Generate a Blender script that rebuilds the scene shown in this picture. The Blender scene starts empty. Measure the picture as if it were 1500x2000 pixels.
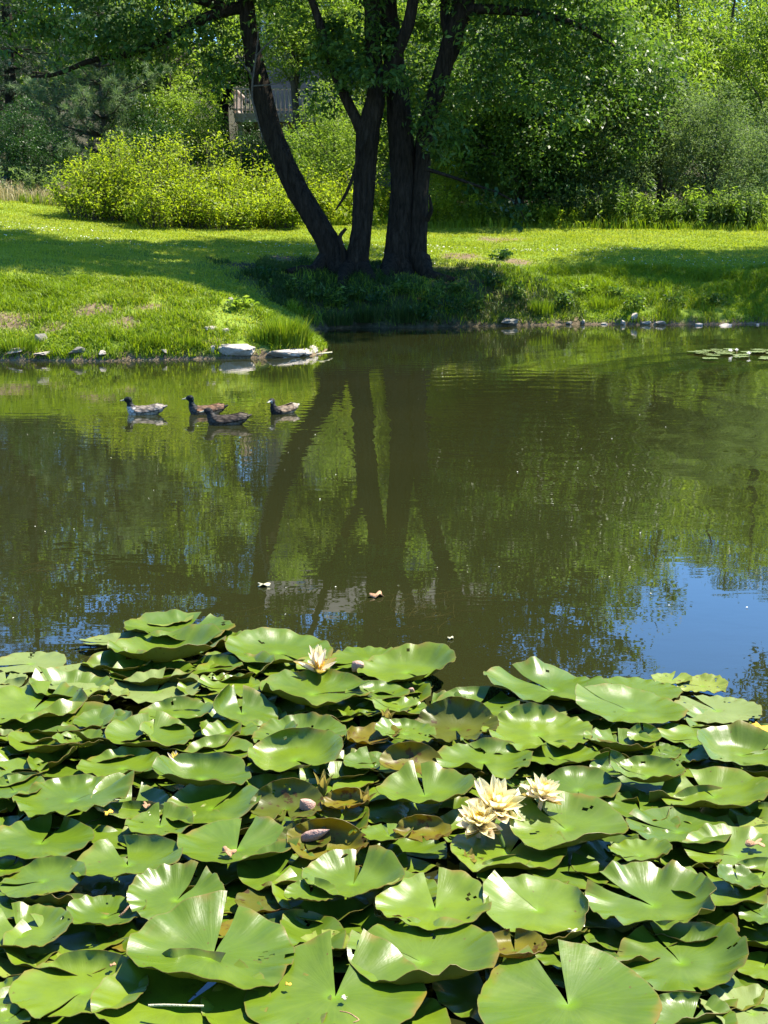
import bpy, bmesh, math, random
import numpy as np
from mathutils import Vector, Matrix, noise as mnoise

C = bpy.context.scene.collection
SC = bpy.context.scene
# ------------------------------------------------------------------ camera, light, exposure
F = 2774.0                      # focal length in photo pixels (photo 1500 x 2000)
PITCH = math.radians(11.4)
CAMZ = 1.7
cd = bpy.data.cameras.new('camera')
cd.sensor_fit = 'VERTICAL'
cd.angle = 2 * math.atan(1000 / F)
cd.clip_start, cd.clip_end = 0.05, 2000
cam = bpy.data.objects.new('camera', cd)
cam.location = (0, 0, CAMZ)
cam.rotation_euler = (math.pi / 2 - PITCH, 0, 0)
C.objects.link(cam)
SC.camera = cam

SUN_EL, SUN_AZ = math.radians(61), math.radians(66)      # azimuth measured from +Y towards +X
w = bpy.data.worlds.new('World')
SC.world = w
w.use_nodes = True
wn = w.node_tree.nodes
sky = wn.new('ShaderNodeTexSky')
sky.sky_type = 'NISHITA'
sky.sun_disc = False
sky.sun_elevation = SUN_EL
sky.sun_rotation = SUN_AZ
sky.altitude = 800
sky.air_density, sky.dust_density, sky.ozone_density = 0.8, 0.0, 4.0
wn['Background'].inputs['Strength'].default_value = 0.135
hs = wn.new('ShaderNodeHueSaturation')
hs.inputs['Saturation'].default_value = 1.2
w.node_tree.links.new(sky.outputs[0], hs.inputs['Color'])
w.node_tree.links.new(hs.outputs[0], wn['Background'].inputs['Color'])
sl = bpy.data.lights.new('sun', 'SUN')
sl.energy, sl.angle, sl.color = 5.0, math.radians(0.5), (1.0, 0.93, 0.8)
sun = bpy.data.objects.new('sun', sl)
sdir = Vector((math.sin(SUN_AZ) * math.cos(SUN_EL), math.cos(SUN_AZ) * math.cos(SUN_EL), math.sin(SUN_EL)))
sun.rotation_euler = sdir.to_track_quat('Z', 'Y').to_euler()
sun.location = sdir * 60
C.objects.link(sun)
SC.view_settings.view_transform = 'Standard'
SC.view_settings.look = 'None'
SC.view_settings.exposure = 1.68
SC.view_settings.gamma = 1
SC.cycles.max_bounces = 6
SC.cycles.diffuse_bounces = 3
SC.cycles.glossy_bounces = 3
SC.cycles.transmission_bounces = 3
SC.cycles.caustics_reflective = False
SC.cycles.caustics_refractive = False
SC.cycles.sample_clamp_indirect = 4.0

# ------------------------------------------------------------------ helpers
CP, SP = math.cos(PITCH), math.sin(PITCH)


def ray(px, py):
    x, y = (px - 750) / F, (1000 - py) / F
    return Vector((x, CP + y * SP, -SP + y * CP))


def G(px, py, z=0.0):                      # pixel -> point on the level z
    d = ray(px, py)
    t = (z - CAMZ) / d.z
    return Vector((d.x * t, d.y * t, z))


def D(px, py, Y):                          # pixel -> point at distance Y
    d = ray(px, py)
    t = Y / d.y
    return Vector((d.x * t, Y, CAMZ + d.z * t))


def tag(o, label=None, cat=None, group=None, kind=None):
    if label: o['label'] = label
    if cat: o['category'] = cat
    if group: o['group'] = group
    if kind: o['kind'] = kind
    return o


def empty(name, loc, label=None, cat=None, group=None, rz=0.0, sc=1.0):
    o = bpy.data.objects.new(name, None)
    o.location = loc
    o.rotation_euler = (0, 0, rz)
    o.scale = (sc, sc, sc) if not isinstance(sc, tuple) else sc
    o.empty_display_size = 0.1
    C.objects.link(o)
    return tag(o, label, cat, group)


def mesh_obj(name, me, mat=None, parent=None, loc=None, smooth=False):
    o = bpy.data.objects.new(name, me)
    if mat is not None and len(me.materials) == 0:
        for m in (mat if isinstance(mat, (list, tuple)) else [mat]):
            me.materials.append(m)
    if parent is not None: o.parent = parent
    if loc is not None: o.location = loc
    if smooth:
        me.shade_smooth()
    C.objects.link(o)
    return o


def np_mesh(name, V, Fq, rnd=None, mi=None):
    """verts (N,3), faces (M,k) with k = 3 or 4, optional float attribute rnd per vertex"""
    V = np.asarray(V, np.float32)
    Fq = np.asarray(Fq, np.int32)
    me = bpy.data.meshes.new(name)
    me.vertices.add(len(V))
    me.vertices.foreach_set('co', V.ravel())
    M, k = Fq.shape
    me.loops.add(M * k)
    me.loops.foreach_set('vertex_index', Fq.ravel())
    me.polygons.add(M)
    me.polygons.foreach_set('loop_start', np.arange(0, M * k, k, dtype=np.int32))
    if mi is not None:
        me.polygons.foreach_set('material_index', np.asarray(mi, np.int32))
    me.update(calc_edges=True)
    if rnd is not None:
        a = me.attributes.new('rnd', 'FLOAT', 'POINT')
        a.data.foreach_set('value', np.asarray(rnd, np.float32))
    return me


def bm_obj(name, bm, mat, parent=None, loc=None, smooth=False):
    me = bpy.data.meshes.new(name)
    bm.normal_update()
    bm.to_mesh(me)
    bm.free()
    return mesh_obj(name, me, mat, parent, loc, smooth)


def box(bm, x0, x1, y0, y1, z0, z1):
    v = [bm.verts.new(p) for p in ((x0, y0, z0), (x1, y0, z0), (x1, y1, z0), (x0, y1, z0), (x0, y0, z1), (x1, y0, z1), (x1, y1, z1), (x0, y1, z1))]
    for f in ((0, 3, 2, 1), (4, 5, 6, 7), (0, 1, 5, 4), (1, 2, 6, 5), (2, 3, 7, 6), (3, 0, 4, 7)):
        bm.faces.new([v[i] for i in f])


def tube_np(pts, rad, n=10, rough=0.0, seed=0, sub=4):
    """a tapered tube along a smoothed path -> (V, F) quads"""
    P = np.array([tuple(p) for p in pts], float)
    R = np.array(rad, float)
    # catmull-rom resample
    if sub > 1 and len(P) > 2:
        Q, RR = [], []
        Pe = np.vstack([2 * P[0] - P[1], P, 2 * P[-1] - P[-2]])
        for i in range(1, len(Pe) - 2):
            for s in range(sub):
                t = s / sub
                p0, p1, p2, p3 = Pe[i - 1], Pe[i], Pe[i + 1], Pe[i + 2]
                Q.append(0.5 * ((2 * p1) + (-p0 + p2) * t + (2 * p0 - 5 * p1 + 4 * p2 - p3) * t * t + (-p0 + 3 * p1 - 3 * p2 + p3) * t ** 3))
                RR.append(R[i - 1] * (1 - t) + R[i] * t)
        Q.append(P[-1]); RR.append(R[-1])
        P, R = np.array(Q), np.array(RR)
    T = np.gradient(P, axis=0)
    T /= np.linalg.norm(T, axis=1)[:, None] + 1e-9
    u = np.cross(T[0], [0.3, 1, 0.1]); u /= np.linalg.norm(u)
    V = []
    rs = np.random.RandomState(seed)
    lump = rs.uniform(-1, 1, n)
    for i in range(len(P)):
        u = u - T[i] * np.dot(u, T[i]); u /= np.linalg.norm(u)
        v = np.cross(T[i], u)
        lump = 0.86 * lump + 0.14 * rs.uniform(-2.4, 2.4, n)
        for k in range(n):
            a = 2 * math.pi * k / n
            r = R[i] * (1 + rough * lump[k])
            V.append(P[i] + r * (math.cos(a) * u + math.sin(a) * v))
    Fq = []
    for i in range(len(P) - 1):
        for k in range(n):
            a, b = i * n + k, i * n + (k + 1) % n
            Fq.append((a, b, b + n, a + n))
    return np.array(V), np.array(Fq)


def join_np(parts):
    V, Fs, off = [], [], 0
    for v, f in parts:
        V.append(v); Fs.append(np.asarray(f) + off); off += len(v)
    return np.vstack(V), np.vstack(Fs)


def tube_obj(name, pts, rad, mat, parent=None, n=10, rough=0.0, seed=0, sub=4):
    V, Fq = tube_np(pts, rad, n, rough, seed, sub)
    return mesh_obj(name, np_mesh(name, V, Fq), mat, parent, smooth=True)


# value noise in numpy --------------------------------------------------------
def vnoise(x, y, seed=0):
    x = np.asarray(x, float); y = np.asarray(y, float)
    xi, yi = np.floor(x).astype(np.int64), np.floor(y).astype(np.int64)
    fx, fy = x - xi, y - yi
    fx, fy = fx * fx * (3 - 2 * fx), fy * fy * (3 - 2 * fy)

    def h(i, j):
        n = (i * 374761393 + j * 668265263 + seed * 982451653) & 0x7fffffff
        n = ((n ^ (n >> 13)) * 1274126177) & 0x7fffffff
        return ((n ^ (n >> 16)) & 0xffff) / 65535.0
    return (h(xi, yi) * (1 - fx) + h(xi + 1, yi) * fx) * (1 - fy) + (h(xi, yi + 1) * (1 - fx) + h(xi + 1, yi + 1) * fx) * fy


def fbm(x, y, seed=0, o=3):
    s, a, t = 0, 1, 0
    for i in range(o):
        s = s + a * vnoise(x * 2 ** i, y * 2 ** i, seed + i); t += a; a *= 0.5
    return s / t


# ------------------------------------------------------------------ materials
def new_mat(name):
    m = bpy.data.materials.new(name)
    m.use_nodes = True
    nt = m.node_tree
    return m, nt, nt.nodes['Principled BSDF'], nt.nodes['Material Output']


def nd(nt, typ, **kw):
    n = nt.nodes.new(typ)
    for k, v in kw.items():
        if k in n.inputs.keys() if isinstance(k, str) else False:
            n.inputs[k].default_value = v
        else:
            setattr(n, k, v)
    return n


def noise_n(nt, scale, detail=4, rough=0.6, vec=None, dist=0.0):
    n = nt.nodes.new('ShaderNodeTexNoise')
    n.inputs['Scale'].default_value = scale
    n.inputs['Detail'].default_value = detail
    n.inputs['Roughness'].default_value = rough
    n.inputs['Distortion'].default_value = dist
    if vec is not None: nt.links.new(vec, n.inputs['Vector'])
    return n


def ramp(nt, fac, stops):
    r = nt.nodes.new('ShaderNodeValToRGB')
    cr = r.color_ramp
    while len(cr.elements) > 1: cr.elements.remove(cr.elements[-1])
    cr.elements[0].position = stops[0][0]
    cr.elements[0].color = (*stops[0][1], 1)
    for p, c in stops[1:]:
        e = cr.elements.new(p); e.color = (*c, 1)
    nt.links.new(fac, r.inputs[0])
    return r


def mixc(nt, fac, a, b, mode='MIX'):
    m = nt.nodes.new('ShaderNodeMix')
    m.data_type = 'RGBA'; m.blend_type = mode
    for sock, val in ((m.inputs[0], fac), (m.inputs[6], a), (m.inputs[7], b)):
        if hasattr(val, 'is_linked'): nt.links.new(val, sock)
        elif isinstance(val, (tuple, list)): sock.default_value = (*val, 1)
        else: sock.default_value = val
    return m.outputs[2]


def mathn(nt, op, a, b=None, c=None, clamp=False):
    m = nt.nodes.new('ShaderNodeMath'); m.operation = op; m.use_clamp = clamp
    for i, v in enumerate((a, b, c)):
        if v is None: continue
        if hasattr(v, 'is_linked'): nt.links.new(v, m.inputs[i])
        else: m.inputs[i].default_value = v
    return m.outputs[0]


def bump(nt, bsdf, height, strength=0.3, dist=0.02):
    b = nt.nodes.new('ShaderNodeBump')
    b.inputs['Strength'].default_value = strength
    b.inputs['Distance'].default_value = dist
    nt.links.new(height, b.inputs['Height'])
    nt.links.new(b.outputs[0], bsdf.inputs['Normal'])
    return b


def leaf_mat(name, cols, trans=0.4, tcol=None, rough=0.5, spec=0.22):
    """leaf: colour picked per leaf along a ramp, with light passing through"""
    m, nt, b, out = new_mat(name)
    a = nt.nodes.new('ShaderNodeAttribute'); a.attribute_name = 'rnd'
    n = len(cols)
    r = ramp(nt, a.outputs['Fac'], [(i / max(1, n - 1), c) for i, c in enumerate(cols)])
    nt.links.new(r.outputs[0], b.inputs['Base Color'])
    b.inputs['Roughness'].default_value = rough
    b.inputs['Specular IOR Level'].default_value = spec
    t = nt.nodes.new('ShaderNodeBsdfTranslucent')
    tc = mixc(nt, 1.0, r.outputs[0], tcol or (1.45, 1.5, 0.65), 'MULTIPLY')
    nt.links.new(tc, t.inputs['Color'])
    mx = nt.nodes.new('ShaderNodeMixShader')
    mx.inputs[0].default_value = trans
    nt.links.new(b.outputs[0], mx.inputs[1]); nt.links.new(t.outputs[0], mx.inputs[2])
    nt.links.new(mx.outputs[0], out.inputs['Surface'])
    return m


def bark_mat(name, c1, c2, scale=9):
    m, nt, b, out = new_mat(name)
    tc = nt.nodes.new('ShaderNodeTexCoord')
    mp = nt.nodes.new('ShaderNodeMapping'); mp.inputs['Scale'].default_value = (scale * 2.2, scale * 2.2, scale * 0.35)
    nt.links.new(tc.outputs['Object'], mp.inputs[0])
    n = noise_n(nt, 1.0, 6, 0.65, mp.outputs[0], 0.6)
    r = ramp(nt, n.outputs[0], [(0.3, c1), (0.7, c2)])
    nt.links.new(r.outputs[0], b.inputs['Base Color'])
    b.inputs['Roughness'].default_value = 0.9
    b.inputs['Specular IOR Level'].default_value = 0.08
    bump(nt, b, n.outputs[0], 1.0, 0.12)
    return m


M = {}
M['bark_dark'] = bark_mat('dark furrowed bark', (0.011, 0.008, 0.005), (0.055, 0.042, 0.029))
M['bark_grey'] = bark_mat('grey bark', (0.05, 0.045, 0.035), (0.14, 0.125, 0.1))
M['deadwood'] = bark_mat('bleached dead wood', (0.1, 0.085, 0.065), (0.22, 0.19, 0.155), 14)
M['leaf_big'] = leaf_mat('glossy mid green leaves', [(0.026, 0.058, 0.015), (0.045, 0.095, 0.02), (0.085, 0.15, 0.026), (0.15, 0.22, 0.04)], 0.44, rough=0.42, spec=0.22)
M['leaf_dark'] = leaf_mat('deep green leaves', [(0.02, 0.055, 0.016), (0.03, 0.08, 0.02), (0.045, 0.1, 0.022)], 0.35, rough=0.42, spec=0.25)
M['leaf_mid'] = leaf_mat('mid green leaves', [(0.03, 0.062, 0.016), (0.075, 0.135, 0.024), (0.16, 0.23, 0.045)], 0.45)
M['leaf_light'] = leaf_mat('light green leaves', [(0.09, 0.16, 0.02), (0.15, 0.23, 0.03), (0.24, 0.32, 0.06)], 0.5)
M['leaf_silver'] = leaf_mat('grey green leaves', [(0.06, 0.1, 0.04), (0.11, 0.165, 0.065), (0.2, 0.26, 0.12)], 0.45, (1.2, 1.3, 0.6), rough=.6, spec=.1)
M['leaf_yellow'] = leaf_mat('yellow green leaves', [(0.12, 0.19, 0.014), (0.22, 0.3, 0.02), (0.34, 0.41, 0.045)], 0.52, (1.3, 1.3, 0.4))
M['needle'] = leaf_mat('soft pine needles', [(0.08, 0.13, 0.055), (0.12, 0.18, 0.08), (0.17, 0.23, 0.11)], 0.35, (1.2, 1.3, 0.7), rough=0.5)
M['needle_dark'] = leaf_mat('dark conifer needles', [(0.015, 0.035, 0.018), (0.025, 0.05, 0.025), (0.035, 0.065, 0.03)], 0.2, (1.1, 1.2, 0.8))
M['grass_lawn'] = leaf_mat('mown grass', [(0.18, 0.24, 0.02), (0.24, 0.3, 0.025), (0.31, 0.35, 0.04), (0.38, 0.39, 0.1)], 0.45, (1.3, 1.3, 0.4))
M['grass_bank'] = leaf_mat('long bank grass', [(0.11, 0.18, 0.01), (0.16, 0.24, 0.012), (0.2, 0.29, 0.018), (0.29, 0.29, 0.07)], 0.42, (1.3, 1.3, 0.35))
M['grass_dry'] = leaf_mat('dry straw grass', [(0.3, 0.24, 0.12), (0.4, 0.34, 0.18), (0.25, 0.27, 0.1)], 0.3, (1.1, 1.0, 0.7))

# ------------------------------------------------------------------ ground and water
POND = np.array([(-60, 14), (-25, 16.8), (-12, 17.7), (-7, 18.0), (-4.9, 18.2), (-3.6, 18.15), (-2.2, 18.5), (-1.4, 18.7), (-0.95, 18.9), (-0.78, 19.3), (-0.85, 20.2),
                 (-1.2, 21.4), (-1.45, 22.6), (-1.15, 23.8), (-0.4, 24.25), (0.6, 24.2), (1.5, 24.5), (2.6, 24.8), (3.4, 25.1), (4.6, 24.9), (6.5, 25.2), (9, 25.3), (14, 25.4), (25, 25), (60, 21),
                 (60, 1.2), (5, 1.0), (0, 0.9), (-5, 1.0), (-60, 1.2)])


def shore_d(x, y):
    """distance from the shoreline, positive on land"""
    x = np.atleast_1d(np.asarray(x, float)); y = np.atleast_1d(np.asarray(y, float))
    best = np.full(x.shape, 1e9)
    inside = np.zeros(x.shape, bool)
    n = len(POND)
    for i in range(n):
        ax, ay = POND[i]; bx, by = POND[(i + 1) % n]
        dx, dy = bx - ax, by - ay
        t = np.clip(((x - ax) * dx + (y - ay) * dy) / (dx * dx + dy * dy), 0, 1)
        best = np.minimum(best, np.hypot(x - ax - t * dx, y - ay - t * dy))
        if ay != by:
            c = ((ay > y) != (by > y)) & (x < (bx - ax) * (y - ay) / (by - ay) + ax)
            inside ^= c
    return np.where(inside, -best, best) + (vnoise(x * 2.3, y * 2.3, 5) - 0.5) * 0.16 * (best < 3)


def terr(x, y):
    x = np.atleast_1d(np.asarray(x, float)); y = np.atleast_1d(np.asarray(y, float))
    d = shore_d(x, y)
    dp = np.maximum(d, 0)
    z = 0.05 * np.clip(dp / 0.1, 0, 1) + 0.78 * (1 - np.exp(-dp / 1.45)) + 0.085 * np.minimum(dp, 14) + 0.05 * np.clip(dp - 14, 0, 20) + 0.16 * np.maximum(dp - 34, 0) * (dp < 200)
    z = z + (dp > 0) * (fbm(x * 0.9, y * 0.9, 11) - 0.5) * 0.16 * np.clip(dp, 0, 1) + (fbm(x * 3.1, y * 3.1, 17) - 0.5) * 0.1 * np.clip(dp, 0, 0.6) * np.exp(-dp / 3)
    z = z + .05 * np.clip(-x - 4, 0, 9) * np.clip((d - 8) / 8, 0, 1)
    z = np.where(d < 0, np.maximum(-0.7, d * 1.1 - 0.02), z)
    return np.where(y < 5, np.minimum(z, 0.6), z)


def T(px, py, lift=0.0):
    """pixel -> point on the ground (marching the viewing ray)"""
    d = ray(px, py)
    lo = None
    ts = np.linspace(4, 90, 1800)
    X, Y, Z = d.x * ts / d.y, ts, CAMZ + d.z * ts / d.y
    h = np.maximum(terr(X, Y), 0.0)
    k = np.argmax(Z < h)
    if Z[k] >= h[k]: k = 600
    return Vector((X[k], Y[k], float(h[k]) + lift))


def Z(x, y):
    return float(terr(x, y)[0])


SOIL = [(T(190, 606), 0.42, 0.3), (T(245, 636), 0.3, 0.28), (T(14, 626), 0.5, 0.3), (T(60, 618), 0.3, 0.25), (T(110, 640), .25, .2), (T(300, 600), .3, .15), (T(270, 575), .25, .12),
        (T(480, 520), 0.5, 0.5), (T(560, 505), 0.5, 0.45), (T(900, 500), 0.5, 0.6), (T(960, 520), 0.4, 0.5), (T(660, 560), .5, .5), (T(1010, 512), .4, .3), (T(420, 670), .2, .12), (T(980, 470), .6, .5)]


def tree_litter_shade(x, y):  # leaf-strewn soil under the tree, with the tree's shade painted in
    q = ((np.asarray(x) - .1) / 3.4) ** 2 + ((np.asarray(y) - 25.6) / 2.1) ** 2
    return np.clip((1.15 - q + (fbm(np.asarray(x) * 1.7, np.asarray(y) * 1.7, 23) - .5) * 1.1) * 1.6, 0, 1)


def soil_mask(x, y):
    m = np.zeros(np.shape(x))
    for p, a, b in SOIL:
        q = ((x - p.x) / a) ** 2 + ((y - p.y) / b) ** 2
        m = np.maximum(m, np.exp(-q * 1.1))
    return np.clip((m - 0.32 + (fbm(np.asarray(x) * 5, np.asarray(y) * 5, 3) - 0.5) * 0.55) * 3, 0, 1)


def build_ground():
    xs = np.concatenate([[-420, -250, -150, -90, -60, -40, -28], np.arange(-20, -9, 0.6), np.arange(-9, 12, 0.11), np.arange(12, 22, 0.6), [28, 40, 60, 90, 150, 250, 420]])
    ys = np.concatenate([[-420, -200, -80, -30, -14, -8, -5, -3, -1, 0, 0.5, 0.9, 1.3, 2, 4, 8, 12, 15], np.arange(16, 17.6, 0.4), np.arange(17.6, 31, 0.1), np.arange(31, 46, 0.4), np.arange(46, 70, 2), [75, 85, 100, 130, 180, 260, 420]])
    X, Y = np.meshgrid(xs, ys)
    Zz = terr(X.ravel(), Y.ravel())
    V = np.stack([X.ravel(), Y.ravel(), Zz], 1)
    nx, ny = len(xs), len(ys)
    i = np.arange(nx * ny).reshape(ny, nx)
    Fq = np.stack([i[:-1, :-1].ravel(), i[:-1, 1:].ravel(), i[1:, 1:].ravel(), i[1:, :-1].ravel()], 1)
    d = shore_d(V[:, 0], V[:, 1])
    soil = np.clip(soil_mask(V[:, 0], V[:, 1]) + (d < 0.1) * 1.0, 0, 1)
    me = np_mesh('ground', V, Fq, soil)
    la = me.attributes.new('litter_shade', 'FLOAT', 'POINT')
    la.data.foreach_set('value', tree_litter_shade(V[:, 0], V[:, 1]).astype(np.float32))
    m, nt, b, out = new_mat('earth and turf')
    tc = nt.nodes.new('ShaderNodeTexCoord')
    at = nt.nodes.new('ShaderNodeAttribute'); at.attribute_name = 'rnd'
    n1 = noise_n(nt, 0.5, 3, 0.5, tc.outputs['Object'])
    n2 = noise_n(nt, 14, 5, 0.7, tc.outputs['Object'])
    n3 = noise_n(nt, 45, 3, 0.7, tc.outputs['Object'])
    g1 = ramp(nt, n1.outputs[0], [(0.3, (0.13, 0.19, 0.016)), (0.7, (0.18, 0.25, 0.025))])
    g2 = mixc(nt, 0.6, g1.outputs[0], ramp(nt, n2.outputs[0], [(0.3, (0.08, 0.13, 0.014)), (0.75, (0.21, 0.28, 0.04))]).outputs[0])
    s1 = ramp(nt, n2.outputs[0], [(0.3, (0.06, 0.045, 0.025)), (0.5, (0.15, 0.11, 0.065)), (0.75, (0.24, 0.19, 0.12))])
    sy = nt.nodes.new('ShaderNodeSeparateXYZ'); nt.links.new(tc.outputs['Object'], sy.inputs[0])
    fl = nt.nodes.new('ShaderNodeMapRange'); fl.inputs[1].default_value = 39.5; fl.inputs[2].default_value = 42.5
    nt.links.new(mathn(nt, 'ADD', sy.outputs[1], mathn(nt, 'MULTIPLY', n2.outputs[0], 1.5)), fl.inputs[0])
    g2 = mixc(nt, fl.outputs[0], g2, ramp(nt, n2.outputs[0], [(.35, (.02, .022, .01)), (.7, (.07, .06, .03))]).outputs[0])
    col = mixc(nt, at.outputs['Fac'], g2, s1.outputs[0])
    al = nt.nodes.new('ShaderNodeAttribute'); al.attribute_name = 'litter_shade'
    col = mixc(nt, mathn(nt, 'MULTIPLY', al.outputs['Fac'], .9), col, ramp(nt, n2.outputs[0], [(.35, (.02, .018, .009)), (.55, (.05, .042, .02)), (.75, (.11, .085, .05))]).outputs[0])  # dark soil colours also carry the painted shade under the tree
    nt.links.new(col, b.inputs['Base Color'])
    b.inputs['Roughness'].default_value = 0.95
    b.inputs['Specular IOR Level'].default_value = 0.1
    bump(nt, b, n3.outputs[0], 0.6, 0.03)
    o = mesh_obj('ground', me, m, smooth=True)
    tag(o, 'grassy ground sloping up from the pond with bare soil patches', 'ground', kind='structure')


build_ground()

DUCKS_AT = [G(282, 809), G(402, 808), G(442, 829), G(553, 807)]


def build_water():
    xs = np.linspace(-70, 70, 29); ys = np.linspace(0.3, 27.5, 12)
    X, Y = np.meshgrid(xs, ys)
    V = np.stack([X.ravel(), Y.ravel(), X.ravel() * 0], 1)
    i = np.arange(len(V)).reshape(len(ys), len(xs))
    Fq = np.stack([i[:-1, :-1].ravel(), i[:-1, 1:].ravel(), i[1:, 1:].ravel(), i[1:, :-1].ravel()], 1)
    me = np_mesh('water', V, Fq)
    m, nt, b, out = new_mat('murky pond water')
    L = nt.links
    tc = nt.nodes.new('ShaderNodeTexCoord')
    pos = tc.outputs['Object']
    nm = noise_n(nt, 0.6, 3, 0.5, pos)
    c = ramp(nt, nm.outputs[0], [(0.3, (0.0145, 0.0165, 0.0048)), (0.7, (0.0175, 0.019, 0.0055))])
    L.new(c.outputs[0], b.inputs['Base Color'])
    b.inputs['Roughness'].default_value = 0.012
    b.inputs['IOR'].default_value = 1.6
    # broad wind ripples, stronger far out; slow undulation near
    sep = nt.nodes.new('ShaderNodeSeparateXYZ'); L.new(pos, sep.inputs[0])
    mp = nt.nodes.new('ShaderNodeMapping'); mp.inputs['Scale'].default_value = (0.9, 5.5, 1); L.new(pos, mp.inputs[0])
    n1 = noise_n(nt, 1.3, 2, 0.5, mp.outputs[0], 0.4)
    mp2 = nt.nodes.new('ShaderNodeMapping'); mp2.inputs['Scale'].default_value = (2.0, 3.0, 1); L.new(pos, mp2.inputs[0])
    n2 = noise_n(nt, 2.2, 2, 0.5, mp2.outputs[0], 0.2)
    far = nt.nodes.new('ShaderNodeMapRange'); far.inputs[1].default_value = 6.0; far.inputs[2].default_value = 14.0
    far.inputs[3].default_value = 0.12; far.inputs[4].default_value = 1.0
    L.new(sep.outputs[1], far.inputs[0])
    patch = ramp(nt, noise_n(nt, 0.22, 2, 0.5, pos).outputs[0], [(0.35, (0.35,) * 3), (0.65, (1,) * 3)])
    a1 = mathn(nt, 'MULTIPLY', n1.outputs[0], mathn(nt, 'MULTIPLY', far.outputs[0], patch.outputs[0]))
    h = mathn(nt, 'MULTIPLY', a1, 0.0016)
    h = mathn(nt, 'ADD', h, mathn(nt, 'MULTIPLY', n2.outputs[0], 0.00045))
    # wake rings round each duck and one from the right
    rings = [(p.x, p.y, 38.0, 0.00014, 2.2) for p in DUCKS_AT] + [(8.5, 14.0, 9.0, 0.004, 10.0), (1.5, 13.5, 16.0, 0.0006, 4.5)]
    for (x, y, k, amp, fall) in rings:
        vm = nt.nodes.new('ShaderNodeVectorMath'); vm.operation = 'DISTANCE'
        L.new(pos, vm.inputs[0]); vm.inputs[1].default_value = (x, y, 0)
        dd = mathn(nt, 'ADD', vm.outputs['Value'], mathn(nt, 'MULTIPLY', n2.outputs[0], 0.12))
        s = mathn(nt, 'SINE', mathn(nt, 'MULTIPLY', dd, k))
        f = mathn(nt, 'SUBTRACT', 1.0, mathn(nt, 'DIVIDE', vm.outputs['Value'], fall), clamp=True)
        h = mathn(nt, 'ADD', h, mathn(nt, 'MULTIPLY', mathn(nt, 'MULTIPLY', s, f), amp))
    bp = bump(nt, b, h, 1.0, 1.0)
    o = mesh_obj('water', me, m)
    tag(o, 'still olive pond water mirroring the trees and sky', 'water', kind='structure')


build_water()

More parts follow.
